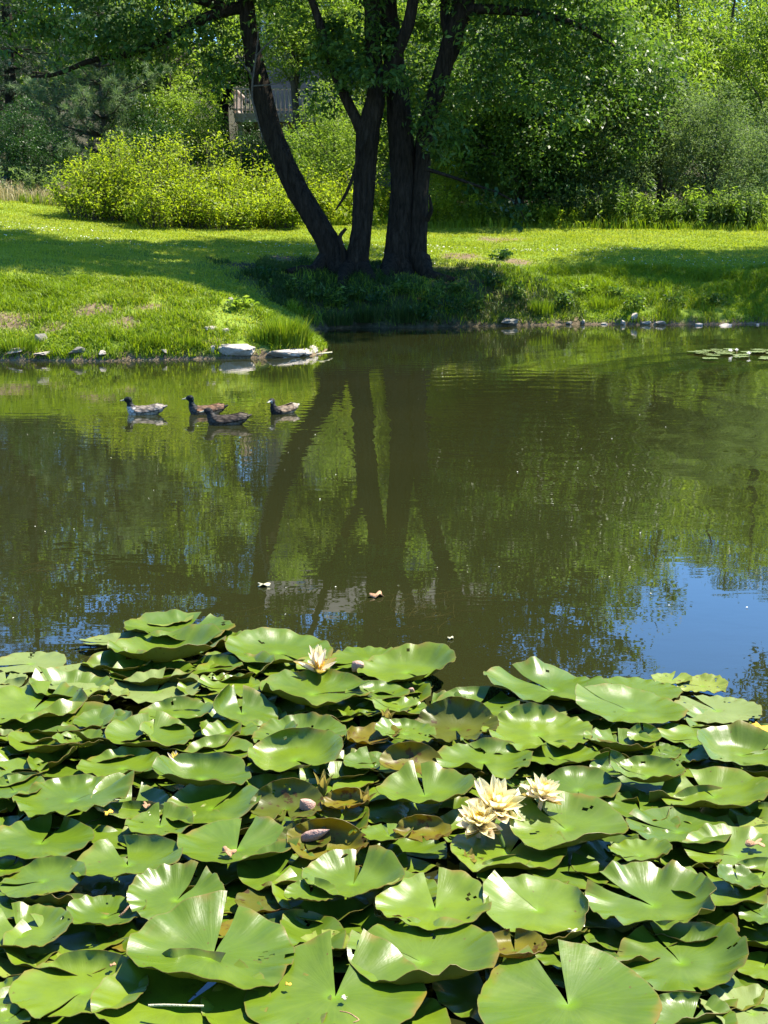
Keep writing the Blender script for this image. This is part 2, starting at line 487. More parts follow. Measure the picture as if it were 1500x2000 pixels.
# ------------------------------------------------------------------ house behind the trees
def build_house():
    Y0 = 51.0
    zg = Z(-2, 49)
    x0, x1 = D(512, 300, Y0).x, D(945, 300, Y0).x
    house = empty('house', ((x0 + x1) / 2, Y0 + 4, zg), 'grey clapboard house with a raised timber deck half hidden behind the trees', 'house')
    ox, oy = (x0 + x1) / 2, Y0 + 4
    m, nt, b, out = new_mat('grey clapboard')
    tc = nt.nodes.new('ShaderNodeTexCoord')
    sp = nt.nodes.new('ShaderNodeSeparateXYZ'); nt.links.new(tc.outputs['Object'], sp.inputs[0])
    fr = mathn(nt, 'FRACT', mathn(nt, 'MULTIPLY', sp.outputs[2], 6.5))
    n = noise_n(nt, 1.5, 3, 0.6, tc.outputs['Object'])
    r = ramp(nt, n.outputs[0], [(0.3, (0.1, 0.1, 0.095)), (0.7, (0.15, 0.15, 0.14))])
    nt.links.new(r.outputs[0], b.inputs['Base Color']); b.inputs['Roughness'].default_value = 0.7
    bump(nt, b, fr, 0.6, 0.02)
    mw = m
    mt, nt, b, out = new_mat('white window trim'); b.inputs['Base Color'].default_value = (0.4, 0.42, 0.45, 1); b.inputs['Roughness'].default_value = 0.5
    mg, nt, b, out = new_mat('window glass'); b.inputs['Base Color'].default_value = (0.03, 0.04, 0.05, 1); b.inputs['Roughness'].default_value = 0.05
    mr, nt, b, out = new_mat('asphalt shingles')
    n = noise_n(nt, 8, 4, 0.7); nt.links.new(ramp(nt, n.outputs[0], [(0.3, (0.06, 0.055, 0.05)), (0.7, (0.12, 0.11, 0.1))]).outputs[0], b.inputs['Base Color']); b.inputs['Roughness'].default_value = 0.9
    md = bark_mat('weathered deck timber', (0.36, 0.3, 0.26), (0.52, 0.45, 0.4), 3)
    wx = (x1 - x0) / 2
    H = 8.6
    bm = bmesh.new(); box(bm, -wx, wx, -4, 4, -1.0, H)
    # gable ends
    for sx in (-wx + 0.01, wx - 0.01):
        a = [bm.verts.new(p) for p in ((sx, -4, H), (sx, 4, H), (sx, 0, H + 2.2))]
        bm.faces.new(a)
    bm_obj('wall', bm, mw, house)
    bm = bmesh.new()
    for s in (-1, 1):
        pts = [(-wx - 0.4, s * 4.5, H - 0.28), (wx + 0.4, s * 4.5, H - 0.28), (wx + 0.4, 0, H + 2.25), (-wx - 0.4, 0, H + 2.25)]
        lo = [bm.verts.new(p) for p in pts]; hi = [bm.verts.new((p[0], p[1], p[2] + 0.16)) for p in pts]
        bm.faces.new(lo); bm.faces.new(hi[::-1])
        for k in range(4): bm.faces.new((lo[k], lo[(k + 1) % 4], hi[(k + 1) % 4], hi[k]))
    bm_obj('roof', bm, mr, house)
    for (px, py, ww, hh) in ((543, 45, 0.95, 1.5), (915, 88, 0.9, 1.5), (640, 60, 0.95, 1.5), (760, 70, 1.6, 1.5), (600, -80, 1.0, 1.4), (800, -80, 1.0, 1.4)):
        p = D(px, py, Y0); cx, cz = p.x - ox, p.z - zg
        bm = bmesh.new(); yf = -4.05
        for (a, b2, c2, d2) in ((cx - ww / 2 - .1, cx + ww / 2 + .1, cz + hh / 2, cz + hh / 2 + .12), (cx - ww / 2 - .1, cx + ww / 2 + .1, cz - hh / 2 - .12, cz - hh / 2),
                                (cx - ww / 2 - .1, cx - ww / 2, cz - hh / 2, cz + hh / 2), (cx + ww / 2, cx + ww / 2 + .1, cz - hh / 2, cz + hh / 2), (cx - ww / 2, cx + ww / 2, cz - .03, cz + .03)):
            box(bm, a, b2, yf, -3.97, c2, d2)
        wi = bm_obj('window', bm, mt, house)
        bm = bmesh.new(); box(bm, cx - ww / 2, cx + ww / 2, -4.02, -3.99, cz - hh / 2, cz + hh / 2)
        bm_obj('pane', bm, mg, wi)
    # deck
    yd0, yd1 = 46.0 - oy, -4.0
    a = D(458, 215, 46); e = D(655, 215, 46)
    zt, zb = D(500, 221, 46).z - zg, D(500, 238, 46).z - zg
    zr = D(500, 172, 46).z - zg
    dx0, dx1 = a.x - ox, e.x - ox
    bm = bmesh.new(); box(bm, dx0, dx1, yd0, yd1, zb, zt)
    deck = bm_obj('deck', bm, md, house)
    bm = bmesh.new()
    box(bm, dx0, dx1, yd0 - .03, yd0 + .06, zr - .05, zr); box(bm, dx0, dx1, yd0, yd0 + .05, zt + .08, zt + .14)
    box(bm, dx0 - .03, dx0 + .06, yd0 + .061, yd1, zr - .05, zr); box(bm, dx0, dx0 + .05, yd0 + .051, yd1, zt + .08, zt + .14)
    k = 0
    while dx0 + 0.06 + k * 0.135 < dx1:
        x = dx0 + 0.06 + k * 0.135
        box(bm, x, x + .045, yd0 - .04, yd0 - .001, zt - .12, zr - .051); k += 1
    for q in range(1, 20):
        y = yd0 + q * .14
        box(bm, dx0 - .04, dx0 - .001, y, y + .045, zt - .12, zr - .051)
    bm_obj('railing', bm, md, deck)
    for x in (dx0 + .15, (dx0 + dx1) / 2, dx1 - .15):
        bm = bmesh.new(); box(bm, x - .08, x + .08, yd0 + .2, yd0 + .36, -1, zb - .001)
        bm_obj('support_post', bm, md, deck)


build_house()

# ------------------------------------------------------------------ leaves
def unit(a):
    return a / (np.linalg.norm(a, axis=1)[:, None] + 1e-9)


def leaf_cloud(Cn, L, W, rs, up=0.5, droop=0.3, out=None):
    """a pointed folded leaf at each centre -> V, F, rnd"""
    n = len(Cn)
    nrm = rs.normal(size=(n, 3)); nrm[:, 2] = np.abs(nrm[:, 2]) + up
    if out is not None: nrm += out * 0.7
    nrm = unit(nrm)
    ax = rs.normal(size=(n, 3)); ax[:, 2] -= droop * 1.6
    ax = unit(ax - nrm * np.sum(ax * nrm, 1)[:, None])
    sd = np.cross(nrm, ax)
    s = rs.uniform(0.7, 1.25, n)[:, None]
    l, ww = L * s, W * s
    fold = rs.uniform(0.05, 0.35, n)[:, None]
    V = np.empty((n, 4, 3))
    V[:, 0] = Cn - ax * l * 0.5
    V[:, 1] = Cn - ax * l * 0.06 + sd * ww * 0.5 + nrm * ww * fold
    V[:, 2] = Cn + ax * l * 0.5 - nrm * l * 0.08
    V[:, 3] = Cn - ax * l * 0.06 - sd * ww * 0.5 + nrm * ww * fold
    Fq = np.arange(n * 4).reshape(n, 4)
    r = np.repeat(rs.uniform(0, 1, n), 4)
    return V.reshape(-1, 3), Fq, r


def clumps_in(blobs, per_m2, rs, shell=0.5):
    """clump centres spread over the outer part of each ellipsoid blob (cx,cy,cz,rx,ry,rz)"""
    out = []
    for (cx, cy, cz, rx, ry, rz) in blobs:
        n = max(3, int(per_m2 * 4 * math.pi * ((rx * ry + rx * rz + ry * rz) / 3)))
        u = unit(rs.normal(size=(n, 3)))
        rr = (shell + (1 - shell) * rs.uniform(0, 1, n) ** 0.6)[:, None]
        out.append(np.stack([cx + u[:, 0] * rx * rr[:, 0], cy + u[:, 1] * ry * rr[:, 0], cz + u[:, 2] * rz * rr[:, 0]], 1))
    return np.vstack(out)


def crown_mesh(name, cl, n_leaf, rad, L, W, seed, up=0.5, droop=0.3, flat=0.7, tone=0.35):
    rs = np.random.RandomState(seed)
    n = len(cl)
    k = rs.poisson(n_leaf, n)
    idx = np.repeat(np.arange(n), k)
    off = unit(rs.normal(size=(len(idx), 3))) * (rs.uniform(0, 1, len(idx)) ** 0.5)[:, None] * (rad * rs.uniform(0.6, 1.3, n)[idx])[:, None]
    off[:, 2] *= flat
    Cn = cl[idx] + off
    V, Fq, r = leaf_cloud(Cn, L, W, rs, up, droop, unit(off))
    ct = np.repeat(rs.uniform(0, 1, n)[idx], 4)
    return np_mesh(name, V, Fq, np.clip((1 - tone) * r + tone * ct, 0, 1))


def wood_mesh(name, paths, n=8, rough=0.08, seed=1):
    parts = [tube_np(p, r, n if i == 0 else 6, rough, seed + i, 3) for i, (p, r) in enumerate(paths)]
    V, Fq = join_np(parts)
    return np_mesh(name, V, Fq)


def set_mat(o, mat):
    o.material_slots[0].link = 'OBJECT'
    o.material_slots[0].material = mat


# ------------------------------------------------------------------ background tree kinds (local: base at origin)
def kind_tree(seed, H, R, low, L, W, nleaf, crad, per, droop=0.3, nb=9):
    rs = np.random.RandomState(seed)
    blobs = []
    for i in range(nb):
        t = (i + 0.5) / nb
        z = low + (H - low) * (0.12 + 0.8 * t)
        rr = R * (math.sin(math.pi * (0.18 + 0.74 * t)) ** 0.8)
        a = i * 2.4 + rs.uniform(0, 1)
        q = rr * rs.uniform(0.35, 0.6)
        s = rr * rs.uniform(0.5, 0.72)
        blobs.append((math.cos(a) * q, math.sin(a) * q, z, s, s, s * rs.uniform(0.6, 0.9)))
    cl = clumps_in(blobs, per, rs, 0.55)
    cl = cl[cl[:, 2] > low * 0.6 + 0.05]
    crown = crown_mesh('crown', cl, nleaf, crad, L, W, seed + 50, droop=droop)
    paths = [([(0, 0, -0.3), (rs.uniform(-.1, .1), 0.05, H * .3), (rs.uniform(-.3, .3), rs.uniform(-.3, .3), H * .6), (0, 0, H * .92)], [H * .022, H * .018, H * .011, H * .003])]
    for b in blobs[:7]:
        z0 = max(0.2, b[2] - 1.2 - rs.uniform(0, 1))
        paths.append(([(0, 0, z0), (b[0] * .5, b[1] * .5, (z0 + b[2]) / 2), (b[0] * 1.2, b[1] * 1.2, b[2])], [H * .009, H * .006, H * .002]))
    trunk = wood_mesh('trunk', paths, 8, 0.08, seed)
    return crown, trunk


def conifer(seed, H, R, low, whorls, needle, nper, dens=1.0, sweep=0.25):
    """layers of limbs carrying tufts of thin needles"""
    rs = np.random.RandomState(seed)
    paths = [([(0, 0, -.3), (0.03, 0, H * .4), (0, 0.02, H)], [H * .02, H * .013, H * .002])]
    tips = []
    for i in range(whorls):
        t = (i + 0.5) / whorls
        z = low + (H - low) * t
        ln = R * (1 - t) ** 0.75 * rs.uniform(0.8, 1.1) + 0.15
        nb = 6 if t < .7 else 5
        for k in range(nb):
            a = k * 2 * math.pi / nb + i * 0.7 + rs.uniform(-.25, .25)
            l2 = ln * rs.uniform(0.75, 1.1)
            end = np.array((math.cos(a) * l2, math.sin(a) * l2, z + l2 * sweep * rs.uniform(.3, 1.2)))
            st = np.array((0, 0, z - 0.1))
            mid = (st + end) / 2 + (0, 0, -0.08 * l2)
            paths.append(([st, mid, end], [0.05 * l2 / R + .012, 0.02, 0.006]))
            m = int((5 + l2 * 11) * dens)
            for q in range(m):
                u = rs.uniform(0.3, 1.02)
                p = (1 - u) ** 2 * st + 2 * u * (1 - u) * mid + u * u * end
                sp = 0.32 * l2 * (1.15 - u) + .1
                tips.append(p + rs.normal(size=3) * (sp * .55, sp * .55, sp * .22))
    tips = np.array(tips)
    n = len(tips)
    idx = np.repeat(np.arange(n), nper)
    d = unit(rs.normal(size=(len(idx), 3)) + np.array((0, 0, .5)) + unit(tips)[idx] * np.array((.9, .9, 0)))
    sd = unit(np.cross(d, rs.normal(size=(len(idx), 3))))
    ln = (needle * rs.uniform(.7, 1.2, len(idx)))[:, None]
    base = tips[idx] + rs.normal(size=(len(idx), 3)) * .03
    wd = needle * .055
    V = np.empty((len(idx), 3, 3))
    V[:, 0] = base - sd * wd; V[:, 1] = base + sd * wd; V[:, 2] = base + d * ln
    r = np.clip(np.repeat(rs.uniform(0, 1, n)[idx] * .6 + rs.uniform(0, .4, len(idx)), 3), 0, 1)
    return np_mesh('crown', V.reshape(-1, 3), np.arange(len(idx) * 3).reshape(-1, 3), r), wood_mesh('trunk', paths, 8, .05, seed)


KT = {
    'round': kind_tree(1, 10, 3.6, 1.6, .17, .085, 17, .62, 3.4),
    'tall': kind_tree(2, 13, 3.3, 2.0, .16, .08, 17, .6, 3.4, nb=12),
    'high': kind_tree(12, 12.5, 3.3, 6.4, .15, .07, 24, .55, 3.6, nb=9),
    'low': kind_tree(3, 7.5, 3.6, 0.25, .15, .085, 20, .55, 4.2, droop=.6, nb=11),
    'narrow': kind_tree(4, 9, 2.3, 0.8, .19, .055, 17, .5, 4.5, droop=.8, nb=10),
    'shrub': kind_tree(5, 4.2, 2.1, 0.1, .10, .035, 26, .42, 6.0, droop=.2, nb=10),
    'pine': conifer(6, 6.4, 2.6, 0.7, 12, .17, 26, 1.25, .3),
    'spruce': conifer(7, 13, 3.2, 0.6, 20, .13, 22, 1.3, -.1),
}
for k, (cr, tr) in KT.items():
    cr.materials.append(M['leaf_mid'])
    tr.materials.append(M['bark_grey'])
    tr.shade_smooth()


def put_tree(kind, px, Y, leaf, label, sc=1.0, rz=0.0, name='tree', cat='tree', group='trees behind the lawn', zs=None, x=None):
    X = x if x is not None else D(px, 400, Y).x
    z = Z(X, Y)
    t = empty(name, (X, Y, z - 0.05), label, cat, group, rz, (sc, sc, zs or sc))
    tk = mesh_obj('trunk', KT[kind][1], None, t)
    set_mat(tk, M['bark_dark'] if leaf in ('leaf_dark', 'needle_dark') else M['bark_grey'])
    cr = mesh_obj('crown', KT[kind][0], None, t)
    set_mat(cr, M[leaf])
    return t


for a in (
    # kind, px, Y, leaf, label, scale, rz
    ('spruce', 30, 47, 'needle_dark', 'dark dense conifer standing behind the dry grass at the lawn corner', .95, .3, 'conifer_tree'),
    ('spruce', -70, 44, 'needle_dark', 'dark conifer at the edge of the view beside a denser one', .9, 1.3, 'conifer_tree'),
    ('pine', 205, 42, 'needle', 'wispy pale young pine rising behind the yellow green thicket', 1.0, .2, 'pine_tree'),
    ('pine', 290, 44.5, 'needle', 'smaller pale pine half hidden by the wispy young pine', .8, 1.2, 'pine_tree'),
    ('narrow', 335, 44, 'leaf_light', 'light green tree with drooping leaves beside the raised deck', .9, .5),
    ('round', 120, 54, 'leaf_light', 'mid green round tree towering over the wispy young pine', 1.05, 2.0),
    ('tall', 290, 57, 'leaf_mid', 'tall tree behind the drooping light green one, beyond the pines', 1.0, 4.0),
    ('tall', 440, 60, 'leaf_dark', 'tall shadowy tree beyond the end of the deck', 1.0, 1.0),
    ('high', 585, 43.0, 'leaf_light', 'tree with a high crown screening the house wall above the deck railing', .56, 2.2),
    ('high', 670, 43.5, 'leaf_light', 'light green high crowned tree before the house wall between two trunks', .52, 4.2),
    ('low', 1010, 36.2, 'leaf_big', 'drooping leafy tree with boughs hanging to the lawn past the stout trunk', .72, 1.7),
    ('low', 1110, 37.4, 'leaf_big', 'second drooping leafy tree beside the grey green shrubs', .78, 3.6),
    ('narrow', 790, 45.5, 'leaf_light', 'bright leafy tree glowing behind the stout trunk', .95, 3.9),
    ('low', 335, 42.5, 'leaf_light', 'low tree in the shade between the pines and the deck', .45, .9),
    ('low', 985, 39.5, 'leaf_mid', 'broad dark tree with branches sweeping down to the lawn', .92, .4),
    ('low', 1120, 41, 'leaf_light', 'dense mid green tree beside the broad dark sweeping one', .95, 2.7),
    ('low', 880, 43, 'leaf_light', 'leafy green tree seen between the stout trunk and the sweeping dark tree', .9, 5.0),
    ('round', 1230, 44, 'leaf_mid', 'tall round tree with sunlit tufts behind the silvery shrubs', .92, .8),
    ('narrow', 1300, 41, 'leaf_light', 'slim bright green tree with drooping sprays behind the silvery shrubs', .78, 1.9),
    ('round', 1420, 46, 'leaf_light', 'bright light green round tree above the tall weeds', .72, 3.3),
    ('narrow', 1500, 42, 'leaf_light', 'bright slim tree at the far corner of the lawn', .8, .2),
    ('round', 1000, 55, 'leaf_mid', 'big round tree far behind the sweeping dark tree', 1.15, 1.4),
    ('tall', 1180, 58, 'leaf_mid', 'tall tree rising over the round one with sunlit tufts', .92, 2.2),
    ('round', 1520, 62, 'leaf_mid', 'rounded tree on the slope above the bright slim tree', 1.0, 5.1),
    ('tall', 1450, 92, 'leaf_dark', 'distant bluish dark tree in the gap above the bright round tree', 1.15, 5.6),
    ('tall', 1560, 95, 'leaf_dark', 'far dark tree on the rising slope at the corner of the view', 1.2, .6),
    ('round', 1330, 64, 'leaf_mid', 'far tree seen above the slim bright green tree', .95, 4.3),
    ('tall', 720, 64, 'leaf_mid', 'tall tree standing behind the grey house', 1.1, 3.1),
    ('round', 860, 62, 'leaf_light', 'sunlit round tree behind the corner of the grey house', 1.15, 3.9),
    ('round', 560, 66, 'leaf_mid', 'round tree behind the house roof on the deck side', 1.2, 2.5),
    ('tall', 0, 62, 'leaf_mid', 'tall leafy tree towering behind the dark dense conifer', 1.0, .1),
    ('round', -120, 56, 'leaf_mid', 'round tree beyond the dark conifer at the edge of the view', 1.15, .7),
):
    put_tree(*a)

# a narrow tree just outside the view: it casts the shade on the bank at that side and hangs over the reflection
put_tree('high', 0, 30.0, 'leaf_mid', 'tall tree just outside the view whose shade falls across the bank', .92, .9, x=11.1)

# shrubs ------------------------------------------------------------------------------------
for a in (
    ('shrub', 1180, 36.5, 'leaf_silver', 'grey green shrub beside the drooping leafy trees at the lawn edge', .7, .3),
    ('shrub', 1290, 38, 'leaf_silver', 'tallest grey green shrub with silvery sprays', 1.0, 1.8),
    ('shrub', 1395, 37, 'leaf_silver', 'rounded grey green shrub behind the tall weeds', .8, 2.9),
    ('shrub', 1480, 38, 'leaf_silver', 'grey green shrub at the far corner of the lawn', .7, 4.2),
    ('shrub', 655, 37, 'leaf_light', 'fresh green shrub framed between the leaning trunk and the middle trunk', .8, .3),
    ('shrub', 690, 41.5, 'leaf_light', 'taller light green shrub below the end of the deck', .72, 1.3),
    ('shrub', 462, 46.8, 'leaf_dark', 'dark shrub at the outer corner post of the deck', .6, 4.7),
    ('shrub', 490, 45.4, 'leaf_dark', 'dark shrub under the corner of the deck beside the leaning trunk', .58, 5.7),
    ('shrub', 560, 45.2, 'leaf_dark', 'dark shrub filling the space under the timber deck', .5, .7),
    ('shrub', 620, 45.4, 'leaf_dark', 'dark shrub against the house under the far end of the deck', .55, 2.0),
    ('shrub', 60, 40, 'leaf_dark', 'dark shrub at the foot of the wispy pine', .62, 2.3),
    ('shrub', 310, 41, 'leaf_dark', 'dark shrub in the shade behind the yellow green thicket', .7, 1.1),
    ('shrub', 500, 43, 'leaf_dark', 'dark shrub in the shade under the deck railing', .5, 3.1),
    ('shrub', 870, 35.8, 'leaf_yellow', 'small yellow green shrub just beyond the stout trunk', .42, 3.1),
    ('shrub', 1090, 36.0, 'leaf_dark', 'low dark shrub under the sweeping dark tree', .45, .1),
    ('shrub', 960, 35.5, 'leaf_mid', 'small green shrub at the foot of the sweeping dark tree', .33, .1),
):
    put_tree(*a, name='shrub', cat='shrub', group='shrubs along the lawn edge')


def arching_bush(px, py, wpx, hpx, Y, seed, label, leaf='leaf_yellow', n=60, nl=34):
    """mound of arching canes hung with small leaves"""
    rs = np.random.RandomState(seed)
    X = D(px, py, Y).x
    z = Z(X, Y)
    Rx = wpx / 2 / F * Y; H = hpx * .9 / F * Y
    t = empty('bramble_bush', (X, Y, z - .03), label, 'bush', 'yellow green bushes at the lawn edge')
    canes, leaves = [], []
    for i in range(n):
        a = rs.uniform(0, 2 * math.pi); q = rs.uniform(.1, 1) ** .6
        b0 = np.array((math.cos(a) * Rx * q * .55, math.sin(a) * Rx * .5 * q, 0))
        ln = rs.uniform(.55, 1.05) * (1.35 if rs.uniform() < .2 else .92)
        top = np.array((math.cos(a) * Rx * q * .8, math.sin(a) * Rx * .6 * q, H * ln * (1.05 - .45 * q * q)))
        end = top + np.array((math.cos(a) * rs.uniform(.1, .35) * Rx, math.sin(a) * .2 * Rx, rs.uniform(-.3, .12) * H))
        canes.append(([b0, (b0 + top) / 2 + rs.normal(size=3) * .04, top, end], [.011, .009, .006, .003]))
        u = rs.uniform(.03, 1, nl)[:, None]
        P = (1 - u) ** 2 * b0 + 2 * u * (1 - u) * (top + (top - b0) * .25) + u * u * end
        leaves.append(P + rs.normal(size=P.shape) * (.11, .11, .09))
    V, Fq = join_np([tube_np(p, r, 5, 0, seed + i, 2) for i, (p, r) in enumerate(canes)])
    mesh_obj('cane', np_mesh('cane', V, Fq), M['bark_grey'], t)
    Cn = np.vstack(leaves)
    V, Fq, r = leaf_cloud(Cn, .085, .034, rs, .5, .3)
    mesh_obj('foliage', np_mesh('foliage', V, Fq, r), M[leaf], t)


for i, a in enumerate((
    (270, 430, 250, 165, 34.5, 'tallest yellow green bramble mound beside the wispy pine'),
    (190, 425, 190, 110, 33.8, 'low bramble mound beside the dry straw grass'),
    (395, 435, 210, 135, 34.2, 'bramble mound in the middle of the yellow green thicket'),
    (490, 440, 180, 125, 34.6, 'bramble mound nearest the leaning trunk'),
    (545, 440, 120, 75, 33.4, 'small bramble mound at the foot of the thicket by the leaning trunk'),
    (330, 432, 200, 100, 33.0, 'bramble mound spilling onto the lawn in front of the tallest one'),
    (440, 436, 170, 85, 33.0, 'low bramble mound spilling onto the lawn before the leaning trunk'),
    (630, 420, 110, 65, 36.0, 'small bright bush between the leaning trunk and the middle trunk'),
    (600, 432, 130, 95, 34.8, 'loose bright bush just behind the leaning trunk'),
    (690, 428, 120, 80, 35.4, 'loose bright bush showing on both sides of the middle trunk'),
    (750, 428, 90, 75, 36.2, 'bright bush filling the gap between the middle and stout trunks'),
    (850, 405, 90, 60, 35.0, 'small bright bush showing beside the stout trunk'),
)):
    arching_bush(a[0], a[1], a[2], a[3], a[4], 100 + i, a[5], n=int(40 + a[2] * a[3] / 330), nl=72)


def tall_weed(px, Y, H, seed, label, leaf, R=.35, n=26):
    rs = np.random.RandomState(seed)
    X = D(px, 400, Y).x
    t = empty('tall_weed', (X, Y, Z(X, Y) - .02), label, 'weed', 'tall weeds along the lawn edge')
    st, lv = [], []
    for i in range(n):
        b = np.array((rs.normal() * R, rs.normal() * R * .6, 0))
        tp = b + np.array((rs.normal() * .12, rs.normal() * .12, H * rs.uniform(.6, 1.05)))
        st.append(([b, (b + tp) / 2 + rs.normal(size=3) * .02, tp], [.008, .006, .003]))
        u = rs.uniform(.1, 1, 34)[:, None]
        lv.append(b + (tp - b) * u + rs.normal(size=(34, 3)) * (.055, .055, .02))
    V, Fq = join_np([tube_np(p, r, 4, 0, i, 2) for i, (p, r) in enumerate(st)])
    mesh_obj('stalk_tuft', np_mesh('stalk_tuft', V, Fq), M['grass_bank'], t)
    V, Fq, r = leaf_cloud(np.vstack(lv), .13, .035, rs, .4, .1)
    mesh_obj('foliage', np_mesh('foliage', V, Fq, r), M[leaf], t)


for i, (px, Y, H, lf, lb) in enumerate((
    (905, 35, .75, 'leaf_yellow', 'yellow green weed clump beyond the stout trunk, beside the small shrub'),
    (1085, 34.8, .5, 'leaf_yellow', 'short bright weed clump at the foot of the sweeping dark tree'),
    (1130, 35, .95, 'leaf_silver', 'tall grey green weed clump before the low dark shrub'),
    (1215, 34.8, 1.15, 'leaf_mid', 'tallest weed clump in front of the silvery shrubs'),
    (1165, 34.9, 1.1, 'leaf_mid', 'tall green weed clump between two silvery ones'),
    (1300, 35, .6, 'leaf_mid', 'short dark weed clump in the gap of the weed row'),
    (1350, 35.2, 1.0, 'leaf_light', 'bright weed clump at the start of the long weed bank'),
    (1405, 35, .95, 'leaf_light', 'bright weed clump in the middle of the long weed bank'),
    (1455, 34.8, 1.0, 'leaf_silver', 'greyish weed clump in the long weed bank'),
    (1500, 34.8, .9, 'leaf_light', 'bright weed clump closing the long weed bank'),
    (70, 37, .9, 'leaf_silver', 'pale weed clump in the dry straw grass by the dark conifer'),
    (690, 34.5, .5, 'leaf_yellow', 'short bright weed clump seen past the middle trunk'),
    (735, 35.5, .8, 'leaf_yellow', 'bright weed clump framed between the middle and stout trunks'),
    (590, 35.0, .7, 'leaf_yellow', 'bright weed clump just past the leaning trunk'),
    (940, 34.9, .6, 'leaf_light', 'light weed clump under the drooping leafy trees'),
    (1000, 34.8, .5, 'leaf_mid', 'low weed clump in the shade of the drooping leafy trees'),
    (1045, 34.9, .65, 'leaf_light', 'light weed clump beside the short bright one'),
    (1265, 34.9, .85, 'leaf_light', 'light weed clump before the tallest grey green shrub'),
    (1330, 34.8, .7, 'leaf_mid', 'mid green weed clump leading the long weed bank'),
    (1380, 34.7, .75, 'leaf_mid', 'dark green weed clump within the long weed bank'),
    (1430, 34.7, .8, 'leaf_mid', 'mid green weed clump beside the greyish one'),
)):
    tall_weed(px, Y, H, 300 + i, lb, lf)

# ------------------------------------------------------------------ grass
def blades(P, H, W, rs, lean=.35, mat='grass_lawn', name='grass', label='', curve=1.0):
    n = len(P)
    a = rs.uniform(0, 2 * math.pi, n)
    l = rs.uniform(.2, 1, n) * lean
    dr = np.stack([np.cos(a), np.sin(a), np.zeros(n)], 1)
    b = rs.uniform(0, 2 * math.pi, n)
    sd = np.stack([np.cos(b), np.sin(b), np.zeros(n)], 1)
    H = H[:, None]; W = W[:, None]; l = l[:, None]
    V = np.empty((n, 5, 3))
    mid = P + dr * H * l * .35 + np.array((0, 0, 1)) * H * .6
    tip = P + dr * H * l * 1.2 * curve + np.array((0, 0, 1)) * H * (1 - .35 * l)
    V[:, 0] = P - sd * W; V[:, 1] = P + sd * W
    V[:, 2] = mid - sd * W * .75; V[:, 3] = mid + sd * W * .75; V[:, 4] = tip
    base = (np.arange(n) * 5)[:, None]
    Fq = np.concatenate([base + np.array([[0, 1, 3]]), base + np.array([[0, 3, 2]]), base + np.array([[2, 3, 4]])], 0)
    r = np.repeat(np.clip(.5 * rs.uniform(0, 1, n) + .62 * fbm(P[:, 0] * .8, P[:, 1] * .8, 31) - .05, 0, 1), 5)
    o = mesh_obj(name, np_mesh(name, V.reshape(-1, 3), Fq, r), M[mat])
    tag(o, label, 'grass', kind='stuff')
    return o


rs = np.random.RandomState(77)


def scatter(x0, x1, y0, y1, n, dmin, dmax, soil=True, clump=0.0, seed=0):
    x = rs.uniform(x0, x1, n); y = rs.uniform(y0, y1, n)
    d = shore_d(x, y)
    k = (d > dmin) & (d < dmax) & (np.abs(x) < 2 + y * .30)
    if soil: k &= rs.uniform(0, 1, n) > np.maximum(soil_mask(x, y) * .72, tree_litter_shade(x, y) * .93)
    if clump > 0: k &= fbm(x * 3.2, y * 3.2, 41 + seed) + rs.uniform(-.12, .12, n) > clump
    x, y, d = x[k], y[k], d[k]
    return np.stack([x, y, terr(x, y) - .005], 1), d


P, d = scatter(-10, 11, 18, 40, 460000, .35, 25)
blades(P, rs.uniform(.025, .058, len(P)), rs.uniform(.005, .011, len(P)), rs, .8, 'grass_lawn', 'lawn_grass', 'short mown grass covering the sunny lawn')
P, d = scatter(-6.2, -.6, 18.0, 22.5, 110000, .02, 2.6, clump=.36)
hh = (.05 + .13 * np.clip(fbm(P[:, 0] * 2.2, P[:, 1] * 2.2, 9) - .3, 0, 1) * 2.0) * rs.uniform(.5, 1.15, len(P))
blades(P, hh, rs.uniform(.004, .008, len(P)), rs, 1.0, 'grass_bank', 'bank_grass', 'tufted bright grass on the sunlit point of the bank', 1.2)
P, d = scatter(-1.6, 9.5, 23.8, 28, 130000, .02, 2.4, clump=.3, seed=3)
hh = (.07 + .22 * np.clip(fbm(P[:, 0] * 1.6, P[:, 1] * 1.6, 19) - .3, 0, 1) * 1.8) * rs.uniform(.5, 1.15, len(P))
blades(P, hh, rs.uniform(.004, .009, len(P)), rs, .9, 'grass_bank', 'bank_grass', 'long rough grass on the far bank under the tree', 1.1)
P, d = scatter(-13, -5.6, 35.5, 39, 5000, 1, 40, soil=False)
blades(P, rs.uniform(.2, .5, len(P)), rs.uniform(.006, .012, len(P)), rs, .6, 'grass_dry', 'dry_grass', 'dry straw coloured grass at the corner of the lawn')
P, d = scatter(-9, 10, 34.2, 38, 30000, 1, 40, soil=False)
P = P[(P[:, 0] > -3) | (P[:, 1] > 35.5)]
blades(P, rs.uniform(.08, .38, len(P)) * (.25 + 1.1 * fbm(P[:, 0] * 1.1, P[:, 1] * .8, 71)), rs.uniform(.007, .014, len(P)), rs, .6, 'grass_bank', 'meadow_grass', 'tall unmown grass along the back edge of the lawn')

